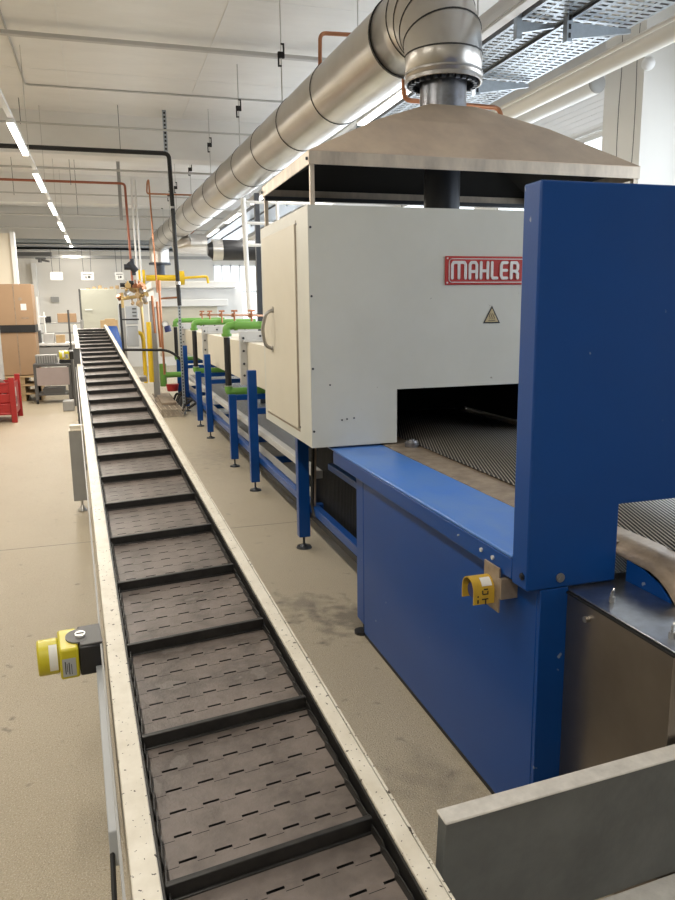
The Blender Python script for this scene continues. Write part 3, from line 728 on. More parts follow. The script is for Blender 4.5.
# ================================================================== BLUE FURNACE FRAME
fr_ = empty('furnace_stand', (XC, 8, 0), 'long blue steel leg frame carrying the furnace line behind the white housing', 'frame')
LX = 1.243
legs = [(4.9, .93), (6.70, 1.122), (7.86, .78), (9.80, 1.104), (10.90, .80), (12.7, 1.1), (13.9, .8)]
for (y, zt) in legs:
    for x in (LX, 2*XC-LX):
        lg = build(MB().box(x-.04, x+.04, y-.035, y+.035, .085, zt), 'leg', 'blue', fr_, bevel=.005)
        build(MB().cyl((x, y, .0), (x, y, .014), .056, .050, n=28).cyl((x, y, .012), (x, y, .03), .03, .012, n=20).cyl((x, y, .02), (x, y, .09), .009, n=12), 'foot', 'darkpipe', lg, smooth=True)
    build(MB().box(LX+.04, 2*XC-LX-.04, y-.03, y+.03, .25, .31), 'cross_member', 'blue', fr_, bevel=.003)
    build(MB().box(LX+.04, 2*XC-LX-.04, y-.03, y+.03, .72, .775), 'cross_member', 'blue', fr_, bevel=.003)
for x in (LX+.045, 2*XC-LX-.045):
    build(MB().box(x-.005, x+.045, 3.5, 14.6, .225, .262), 'lower_rail', 'black', fr_)
    build(MB().box(x+.0, x+.05, 3.5, 14.6, .262, .32), 'lower_beam', 'blue', fr_, bevel=.003)
    build(MB().box(x+.03, x+.09, 4.86, 14.6, .50, .555), 'guide_channel', 'flange', fr_, bevel=.003, label='pale channel guiding the return belt')
    build(MB().box(x+.045, x+.05, 5.0, 14.6, .33, .40), 'inner_skirt', 'grey', fr_)
# return mesh run and its sagging drop
rb_ = MB(); pv = None
for (y, z) in [(14.6, .45), (4.9, .45), (4.2, .47), (3.6, .5), (2.6, .52), (1.9, .55)]:
    cur = (rb_.bm.verts.new((1.42, y, z)), rb_.bm.verts.new((2*XC-1.42, y, z)))
    if pv: rb_.bm.faces.new((pv[0], pv[1], cur[1], cur[0]))
    pv = cur
thing(rb_, 'return_belt', 'mesh', 'dark wire mesh return belt running low between the blue frame legs', 'mesh belt', solid=.006)
# dark trough wall that shows the mesh hanging behind legs near the housing
tr = empty('belt_tensioner', (1.5, 4.3, .3), 'dark belt take-up assembly with hoses between the blue leg and blue table', 'belt tensioner')
mb = MB()
for k in range(58): mb.cyl((1.385, 3.50+k*.031, .22), (1.385, 3.50+k*.031, .84), .005, n=6)
mb.box(1.375, 1.395, 3.48, 5.3, .83, .85).box(1.375, 1.395, 3.48, 5.3, .20, .22)
build(mb, 'mesh_screen', 'darkpipe', tr)
build(MB().box(1.40, 1.405, 3.48, 5.3, .20, .85), 'backing_plate', 'void', tr)
build(MB().box(1.31, 1.36, 3.55, 4.50, .64, .68), 'take_up_arm', 'blue', tr, bevel=.004)
build(MB().cyl((1.26, 3.72, .63), (1.37, 3.72, .63), .055, n=24), 'take_up_roller', 'black', tr, smooth=True)
build(MB().tube([(1.30, 4.82, .75), (1.28, 4.80, .30), (1.30, 4.70, .22), (1.32, 4.2, .22), (1.36, 3.7, .26)], .012, 10, bend=.06), 'hose', 'black', tr, smooth=True)
build(MB().tube([(1.32, 4.84, .8), (1.30, 4.82, .28)], .012, 10), 'conduit_pipe', 'hood', tr, smooth=True)
build(MB().box(1.32, 1.40, 3.72, 3.80, .36, .44).box(1.33, 1.37, 3.62, 3.68, .34, .46).cyl((1.33, 3.76, .40), (1.27, 3.76, .40), .02, n=12), 'valve_block', 'steel', tr, bevel=.004)

# ================================================================== FURNACE MUFFLE SECTIONS + COOLING PIPES
def muffle(yf, yn, labels, fz=1.448):
    """flange plate at yf, tapered beige box running from yf back to yn (towards the camera)"""
    r = empty('furnace_section', (XC, (yf+yn)/2, .9), labels, 'furnace section', 'beige heating sections of the furnace line')
    x0 = 1.36; x1 = 2*XC-x0
    mb = MB().box(x0-.06, x0+.01, yf-.03, yf+.03, .90, fz).box(x1-.01, x1+.06, yf-.03, yf+.03, .90, fz).box(x0+.01, x1-.01, yf-.03, yf+.03, fz-.10, fz)
    fl = build(mb, 'flange', 'flange', r, bevel=.004)
    build(MB().box(x0+.012, x1-.012, yn, yf-.032, .93, 1.34), 'heating_box', 'beige', r, bevel=.006)
    build(MB().box(x0-.03, x1+.03, yf-.12, yf-.032, 1.345, 1.36), 'lid_strip', 'flange', r)
    mb = MB()
    for z in (1.0, 1.12, 1.25, 1.38): mb.cyl((x0-.025, yf-.04, z), (x0-.025, yf-.028, z), .012, n=12)
    for k in range(5): mb.cyl((x0+.15+.2*k, yf-.04, fz-.05), (x0+.15+.2*k, yf-.028, fz-.05), .012, n=12)
    build(mb, 'flange_bolt', 'darkpipe', fl, smooth=True)
    return r
muffle(7.62, 4.97, 'beige furnace section directly behind the white housing')
muffle(10.72, 7.80, 'beige furnace section second from the white housing')
muffle(13.8, 10.9, 'beige furnace section farthest from the white housing')
def cooling(y, labels, zt=1.50):
    x = 1.225; r = empty('cooling_pipe', (x, y, .7), labels, 'cooling pipe', 'green cooling pipes with black hoses over the furnace line')
    gp_ = build(MB().tube([(x, y, 1.40), (x, y, zt), (x+.12, y, zt), (x+.9, y, zt)], .042, 16, bend=.09), 'green_pipe', 'green', r, smooth=True)
    build(MB().ring((x, y, 1.405), (0,0,1), .048, .006, .03).ring((x+.10, y, zt), (1,0,0), .046, .006, .03), 'coupling', 'green', gp_, smooth=True)
    bh_ = build(MB().tube([(x, y, .82), (x, y, 1.405)], .034, 16), 'black_hose', 'black', r, smooth=True)
    build(MB().tube([(x, y, .86), (x, y, .80), (x+.06, y, .80), (x+.9, y, .79)], .044, 16, bend=.06), 'green_elbow', 'green', r, smooth=True)
    build(MB().ring((x, y, .862), (0,0,1), .036, .006, .014).ring((x, y, 1.385), (0,0,1), .036, .006, .014), 'hose_clip', 'steel', bh_, smooth=True)
cooling(7.96, 'green pipe elbow with black hose closest to the white housing')
cooling(10.98, 'green pipe elbow with black hose, middle of the three')
cooling(14.0, 'green pipe elbow with black hose, farthest from the white housing')
# small copper service line on top of sections
r = empty('service_line', (1.6, 9, 1.56), 'thin copper service line with small valves above the green pipes', 'pipe')
cl_ = build(MB().tube([(1.62, 7.0, 1.60), (1.62, 13.5, 1.60)], .012, 8), 'copper_line', 'copper', r, smooth=True)
for k, y in enumerate((7.6, 8.6, 9.8, 10.9, 12.2, 13.2)):
    build(MB().cyl((1.62, y, 1.49), (1.62, y, 1.65), .012, n=8).cyl((1.58, y, 1.655), (1.66, y, 1.655), .012, n=8).cyl((1.60, y-.03, 1.60), (1.60, y+.03, 1.60), .025, n=12), 'valve', 'copper', cl_, smooth=True)

# ================================================================== CEILING SERVICES
# LED lines
def luminaire(name, x, y, L, z, m, w, labels, cat, group, mtx_h=.06):
    r = empty(name, (x, y, z), labels, cat, group)
    build(MB().box(x-w/2, x+w/2, y-L/2, y+L/2, z, z+.02), 'diffuser', m, r, bevel=.004)
    build(MB().box(x-w/2-.008, x+w/2+.008, y-L/2-.01, y+L/2+.01, z+.02, z+mtx_h), 'lamp_body', 'white', r, bevel=.004)
    return r
LXx = -.722; LZ = 3.40
ws = MB().box(LXx-.022, LXx+.022, -3.5, 23.3, LZ+.062, LZ+.10)
thing(ws, 'light_track', 'white', 'long slim white light track carrying the left row of lamps', 'light track')
ys = [8.75+2.72*i for i in range(-3, 6)]
names = {0: 'closest visible strip lamp on the left light track', 1: 'second strip lamp from the camera on the left track', 2: 'third strip lamp from the camera on the left track', 3: 'fourth strip lamp from the camera on the left track', 4: 'fifth strip lamp from the camera on the left track', 5: 'last small strip lamp at the far end of the left track'}
for i, y in enumerate(ys):
    k = i-3
    luminaire('strip_lamp', LXx, y, 1.45, LZ, 'lamp', .06, names.get(k, 'strip lamp on the left track above the camera'), 'lamp', 'strip lamps on the left light track')
tk = empty('track_suspension', (LXx, 12, LZ), 'thin wires holding the left light track to the ceiling', 'suspension wires')
for y in (7.2, 9.95, 12.6, 15.4, 17.9): build(MB().cyl((LXx, y, LZ+.1), (LXx, y, ZC), .004, n=6), 'wire', 'conduit', tk)
# right line
thing(MB().box(2.47, 2.53, -2, 22, 3.46, 3.52), 'light_track', 'white', 'white light track above the furnace beside the big duct', 'light track')
lab = ['bright tube lamp between the duct and the hood', 'second tube lamp behind the duct on the right track', 'third tube lamp behind the duct on the right track', 'fourth tube lamp, glowing near the black insulated duct', 'last tube lamp on the right track near the far wall']
for i, y in enumerate((1.5, 4.3)):
    luminaire('tube_lamp', 2.50, y, 1.5, 3.40, 'white', .07, 'unlit white lamp on the right track above the blue portal', 'lamp', 'lamps on the right light track')
for i, y in enumerate((6.5, 9.3, 12.1, 14.9, 17.7)):
    luminaire('tube_lamp', 2.50, y, 1.5, 3.40, 'lampcool', .07, lab[i], 'lamp', 'lamps on the right light track')
# rails and conduits across the ceiling
def across(y, z, r_, x0, x1, m, name, labels, cat, flat=0):
    mb = MB()
    if flat: mb.box(x0, x1, y-flat/2, y+flat/2, z-.02, z+.02)
    else: mb.cyl((x0, y, z), (x1, y, z), r_, n=10)
    return thing(mb, name, m, labels, cat, smooth=not flat)
across(9.2, 4.58, 0, XL+.05, 3.2, 'conduit', 'ceiling_rail', 'wide pale mounting rail across the ceiling nearest the camera', 'ceiling rail', flat=.07)
cnd = MB().tube([(-.81, 0.2, 4.685), (-.81, 11.5, 4.685), (XR-.1, 11.5, 4.685)], .012, 8, bend=.08)
thing(cnd, 'ceiling_conduit', 'conduit', 'thin conduit with a right-angle bend running along and across the ceiling', 'conduit', smooth=True)
across(12.25, 4.37, .015, XL+.05, 3.4, 'conduit', 'ceiling_rail', 'thin rail across the ceiling just before the black pipe', 'ceiling rail')
across(14.0, 4.06, .018, XL+.05, 3.4, 'conduit', 'ceiling_rail', 'thin rail across the ceiling just beyond the black pipe', 'ceiling rail')
across(16.0, 3.93, .014, XL+.05, 3.4, 'conduit', 'ceiling_rail', 'thin rail across the ceiling beyond the red pipe', 'ceiling rail')
across(17.2, 3.68, .020, XL+.05, 3.4, 'conduit', 'ceiling_rail', 'grey rail across the ceiling fifth from the camera', 'ceiling rail')
across(19.6, 3.66, .014, XL+.05, 3.4, 'conduit', 'ceiling_rail', 'farthest thin rail across the ceiling', 'ceiling rail')
# thin drop wires
def drops(pts, z1=ZC):
    for (px, y0_, y1_, Y, lb) in pts:
        a = aty(px, y0_, Y); b = aty(px, y1_, Y)
        thing(MB().cyl((a.x, Y, min(b.z, ZC-.05)), (a.x, Y, ZC), .005, n=6), 'drop_rod', 'greydark', lb, 'drop rod', 'thin rods hanging from the ceiling', smooth=True)
drops([(18, 92, 124, 12.25, 'short thin rod left, holding the rail before the black pipe'), (118, 112, 152, 12.3, 'thin rod holding the black pipe mid ceiling'), (75, 175, 215, 16.0, 'thin rod between the strip lamps and red pipe'), (11, 160, 195, 16.0, 'thin rod at the left edge near the red pipe'), (69, 160, 185, 14.0, 'thin rod right of the second strip lamp')])
# black pipe: across then down
bp_y = 12.3
r = empty('black_pipe', (1.04, bp_y, 0), 'black pipe crossing under the ceiling then dropping to the floor', 'pipe')
bpr = build(MB().tube([(XL+.05, bp_y, 4.045), (1.115, bp_y, 4.045), (1.16, bp_y, 1.75)], .033, 14, bend=.08), 'pipe_run', 'black', r, smooth=True)
build(MB().ring((1.13, bp_y, 3.25), (0,0,1), .036, .006, .03).ring((1.152, bp_y, 2.1), (0,0,1), .036, .006, .05), 'pipe_clamp', 'steel', bpr, smooth=True)
mb = MB().box(1.135, 1.18, bp_y+.04, bp_y+.06, .0, 1.75)
pst = build(mb, 'perforated_strut', 'galv', r)
mb = MB()
for k in range(34): mb.box(1.149, 1.166, bp_y+.034, bp_y+.04, .05+k*.05, .075+k*.05)
build(mb, 'strut_slots', 'black', pst)
q = aty(165, 117, bp_y)
mb = MB().box(q.x-.03, q.x+.03, bp_y+.05, bp_y+.07, 3.88, ZC)
r2 = empty('ceiling_strut', (q.x, 12.42, 4.0), 'perforated metal strut hanging above the bend of the black pipe', 'strut')
mb = MB().box(q.x-.03, q.x+.03, 12.42, 12.44, 4.10, ZC)
st2 = build(mb, 'strut', 'galv', r2)
mb = MB()
for k in range(10): mb.box(q.x-.014, q.x+.014, 12.412, 12.42, 4.12+k*.058, 4.15+k*.058)
build(mb, 'strut_slots', 'black', st2)
# red pipe, copper and white pipes dropping to the gas train at Y ~ 14
yR = 14.2
thing(MB().tube([(XL+.05, yR, 3.88), (.455, yR, 3.88), (.50, yR, 3.86), (.53, yR, 2.05)], .021, 12, bend=.05), 'red_pipe', 'redpipe', 'oxide red pipe crossing the ceiling and dropping beside white pipes', 'pipe', smooth=True)
a = aty(145, 178, yR)
thing(MB().tube([(2.2, yR+.1, a.z-.25), (a.x+.02, yR+.1, a.z-.25), (a.x+.04, yR+.1, a.z-.05), (a.x+.06, yR, a.z-.02), (a.x+.10, yR, 2.0)], .015, 10, bend=.05), 'copper_pipe', 'copper', 'copper pipe dropping beside the black pipe with a branch to the duct', 'pipe', smooth=True)
for px, lb, dy in ((130, 'white vertical pipe just right of the red pipe', .12), (134, 'second white vertical pipe right of the red pipe', .3)):
    a = aty(px, 168, yR+dy)
    thing(MB().tube([(a.x, yR+dy, 4.0), (a.x+.02, yR+dy, 1.95)], .017, 10), 'white_pipe', 'white', lb, 'pipe', 'white pipes dropping to the gas train', smooth=True)
a = aty(118, 165, 15.0); thing(MB().box(a.x-.03, a.x+.03, 15.0, 15.05, 3.35, ZC), 'ceiling_bracket', 'grey', 'flat grey bracket hanging left of the red pipe bend', 'bracket')
# copper loops by the duct/hood
thing(MB().tube([(1.55, 7.6, 3.25), (1.66, 7.1, 3.72), (1.68, 6.6, 3.74), (1.9, 6.6, 3.72)], .018, 10, bend=.05) if False else MB().tube([aty(320, 75, 7.0), aty(320, 33, 7.0), aty(358, 33, 7.0)+Vector((.5,0,0))], .018, 10, bend=.06), 'copper_pipe', 'copper', 'copper pipe elbow peeping over the left side of the duct', 'pipe', smooth=True)
ya = 4.9
thing(MB().tube([aty(404, 76, ya), aty(404, 100, ya), aty(500, 108, ya), aty(503, 135, ya)], .016, 10, bend=.05), 'copper_pipe', 'copper', 'copper pipe passing behind the blued flue collar above the hood', 'pipe', smooth=True)
thing(MB().cyl((2.46, 3.0, 3.80), (2.46, 22, 3.80), .028, n=14), 'red_pipe', 'redpipe', 'brown-red pipe running lengthwise right of the duct elbow', 'pipe', smooth=True)

# cable trays (perforated) with cantilever brackets
def tray(x0, x1, y0_, y1_, z, labels):
    r = empty('cable_tray', ((x0+x1)/2, (y0_+y1_)/2, z), labels, 'cable tray', 'perforated steel cable trays right of the duct')
    bm = bmesh.new(); mb = MB()
    pit = .055; ny = int(min(9.0, y1_-y0_)/pit)
    nx = max(3, int((x1-x0)/.075)); w = (x1-x0)/nx
    # ribs between slots: real openings in the near stretch
    for j in range(ny): 
        y = y0_+j*pit; mb.box(x0, x1, y, y+.030, z, z+.002)
    for i in range(nx+1): mb.box(x0+i*w-.012, x0+i*w+.012, y0_, y0_+ny*pit, z, z+.0022)
    mb.box(x0, x1, y0_+ny*pit, y1_, z, z+.002)
    build(mb, 'tray_bed', 'galv', r)
    build(MB().box(x0, x0+.003, y0_, y1_, z, z+.06).box(x1-.003, x1, y0_, y1_, z, z+.06), 'tray_side', 'galvdark', r)
    mb = MB()
    k = y0_+.4
    for i, c in enumerate((.2, .45, .7)):
        mb.cyl((x0+(x1-x0)*c, y0_, z+.02), (x0+(x1-x0)*c, y1_, z+.02), .012, n=8)
    build(mb, 'cables', 'grey', r, smooth=True)
    return r
tray(2.62, 2.88, 1.5, 21.7, 3.42, 'narrow perforated cable tray nearer the duct, upper of the two')
tray(2.90, 3.33, 1.5, 21.7, 3.40, 'wide perforated cable tray, lower of the two')
for i, (y, lb) in enumerate(((3.0, 'tray bracket nearest the camera, past the top edge'), (4.38, 'upper of the two large tray brackets right of the duct elbow'), (5.59, 'tray bracket seen behind the flue collar'), (9.0, 'tray bracket beyond the hood'), (12.0, 'tray bracket near the insulated duct'), (15.0, 'farthest tray bracket, near the far wall'))):
    r = empty('tray_bracket', (2.88, y, 3.4), lb, 'bracket', 'cantilever brackets under the cable trays')
    mb = MB().box(2.855, 2.895, y-.022, y+.022, 3.27, 3.56)
    st3 = build(mb, 'strut', 'galv', r)
    build(MB().prism([(2.895, y-.012, 3.385), (2.895, y-.012, 3.29), (3.33, y-.012, 3.36), (3.33, y-.012, 3.385)], (0, .024, 0)), 'arm', 'galv', r)
    mb = MB()
    for k in range(5): mb.box(2.867, 2.883, y-.0245, y-.022, 3.29+k*.05, 3.32+k*.05)
    build(mb, 'strut_slots', 'black', st3)
for y, lb in ((3.6, 'small bracket under the narrow tray, nearest the camera'), (4.5, 'small bracket under the narrow cable tray at the top edge'), (7.6, 'small bracket under the narrow cable tray beyond the elbow')):
    r = empty('tray_bracket', (2.6, y, 3.3), lb, 'bracket', 'small brackets under the narrow cable tray')
    build(MB().box(2.575, 2.612, y-.02, y+.02, 3.30, 3.56), 'strut', 'galv', r)
    build(MB().prism([(2.612, y-.012, 3.405), (2.612, y-.012, 3.34), (2.85, y-.012, 3.39), (2.85, y-.012, 3.405)], (0, .024, 0)), 'arm', 'galv', r)
for x in (2.594, 2.875):
    rr_ = empty('tray_suspension', (x, 6, 3.56), 'threaded rods hanging the %s cable tray from the ceiling' % ('narrow' if x < 2.7 else 'wide'), 'suspension rods')
    for y in ((3.6, 4.5, 7.6) if x < 2.7 else (3.0, 4.38, 5.59, 9.0, 12.0, 15.0)): build(MB().cyl((x, y, 3.56), (x, y, ZC), .006, n=8), 'rod', 'conduit', rr_, smooth=True)
# big white pipe, thin conduit, wall lamp
wz_ = atx(638, 47, 3.62).z; wpo = MB().tube([(3.62, 1.5, wz_), (3.62, 22, wz_)], .075, 24)
thing(wpo, 'white_pipe', 'whitepipe', 'thick white insulated pipe running lengthwise below the cable trays', 'pipe', smooth=True)
thing(MB().tube([(3.50, 1.5, 3.40), (3.50, 20, 3.40)], .016, 10), 'white_conduit', 'whitepipe', 'thin white conduit between wide cable tray and thick white pipe', 'conduit', smooth=True)
r = empty('wall_lamp', (4.25, 7.5, 3.4), 'round-ended white tube light fitting hanging below the thick white pipe', 'lamp')
a = aty(597, 83, 5.9); b = aty(520, 128, 7.7)
b = Vector((a.x, 7.9, a.z))
build(MB().tube([a, b], .085, 24), 'tube_shade', 'white', r, smooth=True)
build(MB().sph(a, .085, (1, .35, 1)), 'end_cap', 'grey', r, smooth=True)
thing(MB().tube([(4.35, 5.66, 3.83), (4.60, 5.66, 3.87), (5.1, 5.66, 3.84)], .014, 8), 'white_cable', 'whitepipe', 'white cable across the head of the concrete column', 'cable', smooth=True)
a = aty(652, 62, 5.6); thing(MB().sph((a.x, 5.645, a.z), .055), 'ceiling_globe', 'white', 'small white dome fitting at the top of the column', 'dome fitting', smooth=True)
# trunking across far wall
thing(MB().box(XL+.1, XR-.1, 21.9, 22.4, 3.34, 3.40).box(XL+.1, XR-.1, 21.9, 21.92, 3.34, 3.45), 'cable_tray', 'galv', 'upper galvanised cable tray crossing in front of the far wall', 'cable tray')
thing(MB().cyl((XL+.1, 22.0, 3.55), (XR-.1, 22.0, 3.55), .07, n=16), 'far_duct', 'galv', 'slim round duct crossing above the far cable tray', 'duct', smooth=True)
thing(MB().box(XL+.1, XR-.1, 22.9, 23.1, 3.18, 3.26), 'cable_trunking', 'grey', 'lower grey trunking crossing in front of the far wall', 'trunking')
q = aty(52, 254, 21.8); thing(MB().box(XL+.1, q.x, 21.7, 21.85, q.z-.06, q.z+.04), 'dark_trunking', 'greydark', 'dark trunking end at the upper left of the far wall', 'trunking')
q = aty(42, 258, 21.5); thing(MB().box(q.x-.15, q.x+.1, 21.3, 21.5, q.z-.04, q.z).cyl((q.x-.05, 21.4, q.z-.12), (q.x-.05, 21.4, q.z), .05, n=12).bar((q.x-.05, 21.4, q.z-.05), (q.x+.18, 21.3, q.z-.1), .05, .05), 'projector', 'greydark', 'small dark device under the trunking at far left', 'camera')
q = aty(78, 258, 21.5)

# ================================================================== FAR END: kilns, gas train
# far extraction hood under far duct end
kx, kz = dz.x, dz.z
fh = empty('far_hood', (kx, 20.2, 2.0), 'small dark canopy below the far end of the duct', 'hood')
mb = MB(); b4 = [(kx-.45, 19.8, 2.22), (kx+.45, 19.8, 2.22), (kx+.45, 20.6, 2.22), (kx-.45, 20.6, 2.22)]; t4 = [(kx-.12, 20.08, kz-.44), (kx+.12, 20.08, kz-.44), (kx+.12, 20.32, kz-.44), (kx-.12, 20.32, kz-.44)]
for i in range(4): mb.quad(b4[i], b4[(i+1)%4], t4[(i+1)%4], t4[i])
mb.box(kx-.46, kx+.46, 19.79, 20.61, 2.14, 2.22)
build(mb, 'canopy', 'darkpipe', fh)
# white kiln housing
kl = empty('kiln_housing', (2.0, 16, 0), 'white stepped kiln housing at the far end of the furnace line', 'kiln')
a = aty(151, 281, 15.0); b = aty(237, 282, 15.0); a2 = aty(151, 288, 15.0)
build(MB().box(a.x, b.x, 15.0, 17.5, a2.z, a.z), 'top_slab', 'white', kl, bevel=.01)
a3 = aty(151, 305, 15.3); b3 = aty(243, 300, 15.3)
build(MB().box(a.x+.05, b3.x, 15.3, 17.5, .9, a2.z), 'body', 'white', kl, bevel=.01)
c = aty(228, 299, 14.8); c2 = aty(228, 306, 14.8)
build(MB().box(a.x+.05, c.x, 14.8, 15.3, c2.z, c.z), 'ledge', 'white', kl, bevel=.01)
build(MB().box(a.x+.1, c.x-.2, 14.9, 15.3, .8, c2.z), 'lower_body', 'beige', kl, bevel=.01)
# yellow gas main
gm = empty('gas_pipe', (1.4, 14.7, 2.3), 'yellow horizontal gas main with flange discs on the kiln top', 'pipe')
a = aty(146, 278, 14.7); b = aty(183, 278, 14.7)
build(MB().cyl(a, b, .055, n=16), 'main_pipe', 'gasyellow', gm, smooth=True)
c = aty(207, 276, 14.7); build(MB().tube([b, Vector((c.x, 14.7, b.z+.03)), Vector((c.x+.02, 14.7, b.z-.1))], .025, 10, bend=.04), 'branch_pipe', 'gasyellow', gm, smooth=True)
build(MB().cyl((a.x-.16, 14.7, a.z), (a.x-.02, 14.7, a.z), .15, n=20), 'blind_flange', 'gasyellow', gm, smooth=True)
build(MB().cyl((b.x-.1, 14.7, b.z), (b.x+.02, 14.7, b.z), .13, n=20), 'flange', 'gasyellow', gm, smooth=True)
# vertical yellow pipes
a = aty(148.5, 322, 13.4); b = aty(152.5, 382, 13.4)
thing(MB().tube([(a.x, 13.4, a.z), (b.x-.01, 13.4, b.z)], .043, 14), 'gas_pipe', 'gasyellow', 'thick yellow vertical gas pipe beside the conveyor end', 'pipe', smooth=True)
a = aty(137, 334, 13.7); b = aty(145, 366, 13.7)
thing(MB().tube([(a.x-.08, 13.7, a.z-.02), (a.x-.02, 13.7, a.z+.03), (a.x+.08, 13.7, a.z+.01), (b.x, 13.7, a.z-.1), (b.x, 13.7, b.z-.3)], .035, 12, bend=.05), 'gas_pipe', 'gasyellow', 'bent yellow gas pipe left of the thick vertical one', 'pipe', smooth=True)
# gas train: brass valves and grey control boxes
gt = empty('gas_train', (.6, 13.7, 0), 'cluster of brass valves and fittings on a pipe rack', 'valve assembly')
rnd = random.Random(3)
cx0 = aty(134, 296, 13.8)
build(MB().tube([cx0+Vector((-.22,0,-.05)), cx0+Vector((.25,0,.02))], .03, 10).tube([cx0+Vector((-.15,0,.1)), cx0+Vector((.22,0,.14))], .025, 10).tube([cx0+Vector((-.2,0,.06)), cx0+Vector((-.2,0,-.2))], .025, 10).tube([cx0+Vector((.1,0,.28)), cx0+Vector((.13,0,-.75))], .025, 10), 'manifold', 'brass', gt, smooth=True)
for k in range(20):
    c = cx0+Vector((rnd.uniform(-.24, .25), rnd.uniform(-.1, .1), rnd.uniform(-.14, .2)))
    build(MB().cyl(c, c+Vector((rnd.uniform(-.06,.06), -.05, rnd.uniform(-.06,.06))), rnd.uniform(.025, .055), n=10).cyl(c+Vector((0,0,.03)), c+Vector((0,0,.1)), .012, n=8), 'valve', ['brass', 'copper', 'steel', 'wood'][k % 4], gt, smooth=True)
c = aty(124, 267, 13.8); build(MB().cyl(c, c+Vector((.18,0,0)), .05, n=12).cyl(c+Vector((.14,0,.14)), c+Vector((.16,0,-.14)), .035, n=10).cyl(c+Vector((.08,0,.08)), c+Vector((.2,0,-.08)), .06, n=12), 'actuator', 'darkpipe', gt, smooth=True)
c = aty(120, 285, 13.8); build(MB().cyl(c, c+Vector((.2,0,.0)), .035, n=12), 'lever', 'black', gt, smooth=True)
c = aty(129, 283, 13.8); build(MB().cyl(c, c+Vector((.08,0,0)), .04, n=10), 'solenoid', 'black', gt, smooth=True)
for x in (cx0.x-.2, cx0.x+.28): build(MB().box(x-.025, x+.025, 13.9, 13.95, 0, 1.85), 'rack_post', 'grey', gt)
build(MB().tube([cx0+Vector((.3,-.1,.0)), cx0+Vector((.32,-.1,-.65))], .022, 10).tube([cx0+Vector((.38,-.1,-.1)), cx0+Vector((.40,-.1,-.9))], .022, 10), 'riser_pipe', 'copper', gt, smooth=True)
a = aty(125, 306, 13.6); b = aty(138, 324, 13.6)
r = empty('control_box', ((a.x+b.x)/2, 13.6, b.z), 'grey control box under the brass valve cluster', 'control box')
build(MB().box(a.x, b.x, 13.45, 13.6, b.z, a.z), 'box', 'greybox', r, bevel=.01)
for k in range(4): build(MB().box(b.x-.09, b.x-.02, 13.44, 13.45, a.z-.06-k*.06, a.z-.04-k*.06), 'vent', 'greydark', r)
a = aty(126, 326, 13.6); b = aty(139, 345, 13.6)
thing(MB().box(a.x, b.x, 13.5, 13.75, b.z-.02, a.z), 'control_box', 'greybox', 'plain grey box directly below the control box with vents', 'control box', bevel=.01)
a = aty(118, 305, 14.6); b = aty(124, 350, 14.6)
thing(MB().box(a.x, b.x+.04, 14.6, 15.0, 0, a.z), 'switch_cabinet', 'greybox', 'narrow grey upright cabinet right of the conveyor end', 'cabinet', bevel=.01)
a = aty(151, 307, 13.9); b = aty(158, 350, 13.9)
thing(MB().box(a.x, b.x, 13.9, 14.1, .1, a.z), 'dark_column', 'grey', 'grey-brown insulated column behind the yellow pipe', 'column', bevel=.02)
# pressure gauge with dark blue knob
c = aty(165, 324, 13.0)
r = empty('pressure_regulator', (c.x, 13.0, c.z), 'pressure regulator with round gauge and dark blue knob', 'regulator')
build(MB().cyl(c+Vector((0,-.03,0)), c+Vector((0,.02,0)), .05, n=20), 'gauge', 'paper', r, smooth=True)
build(MB().ring(c+Vector((0,-.03,0)), (0,1,0), .05, .006, .02), 'gauge_rim', 'steel', r, smooth=True)
build(MB().cyl(c+Vector((.03,0,-.03)), c+Vector((.05,0,-.13)), .055, n=16), 'knob', 'darkblueplastic', r, smooth=True)
build(MB().tube([c+Vector((-.06,.03,.55)), c+Vector((-.05,.03,-.85))], .02, 10).tube([c+Vector((-.06,.03,.42)), c+Vector((.28,.03,.44))], .016, 8).cyl(c+Vector((-.06,.03,.55)), c+Vector((-.06,.03,.72)), .03, n=10), 'standpipe', 'copper', r, smooth=True)
# black handrail hoop
a = aty(123, 351, 12.6); b = aty(168, 350, 12.6); c = aty(184, 385, 12.6)
thing(MB().tube([(a.x, 12.6, a.z+.02), (b.x, 12.6, b.z), (b.x+.22, 12.6, b.z-.16), (c.x, 12.6, .1)], .022, 10, bend=.12).tube([(a.x, 12.6, a.z+.75), (a.x+.02, 12.6, .0)], .018, 8).tube([(a.x, 12.6, a.z+.5), (a.x+.28, 12.6, a.z+.5)], .012, 8), 'black_pipe', 'black', 'low black bent pipe in front of the yellow gas pipe', 'pipe', smooth=True)
# wire grating pallets on the floor
gx0, gx1 = .77, 1.10
gr = empty('wire_grating', ((gx0+gx1)/2, 13, 0), 'rusty wire grating pallet lying on the floor right of the conveyor', 'grating')
mb = MB()
for zz in (.02, .07, .12):
    for k in range(5): x = gx0+(gx1-gx0)*k/4; mb.bar((x, 12.05, zz), (x-.05, 14.6, zz), .012, .012)
for k in range(22):
    y = 12.05+k*.12
    for zz in (.02, .12): mb.bar((gx0, y, zz), (gx1, y, zz), .012, .012)
for k in range(9):
    x = gx0+(gx1-gx0)*k/8; mb.bar((x, 12.05, .0), (x+.03, 12.05, .13), .01, .01)
build(mb, 'grid', 'hoodband', gr)
build(MB().box(gx0+.05, gx1-.05, 12.6, 14.2, .13, .17), 'bar_stack', 'brown', gr)
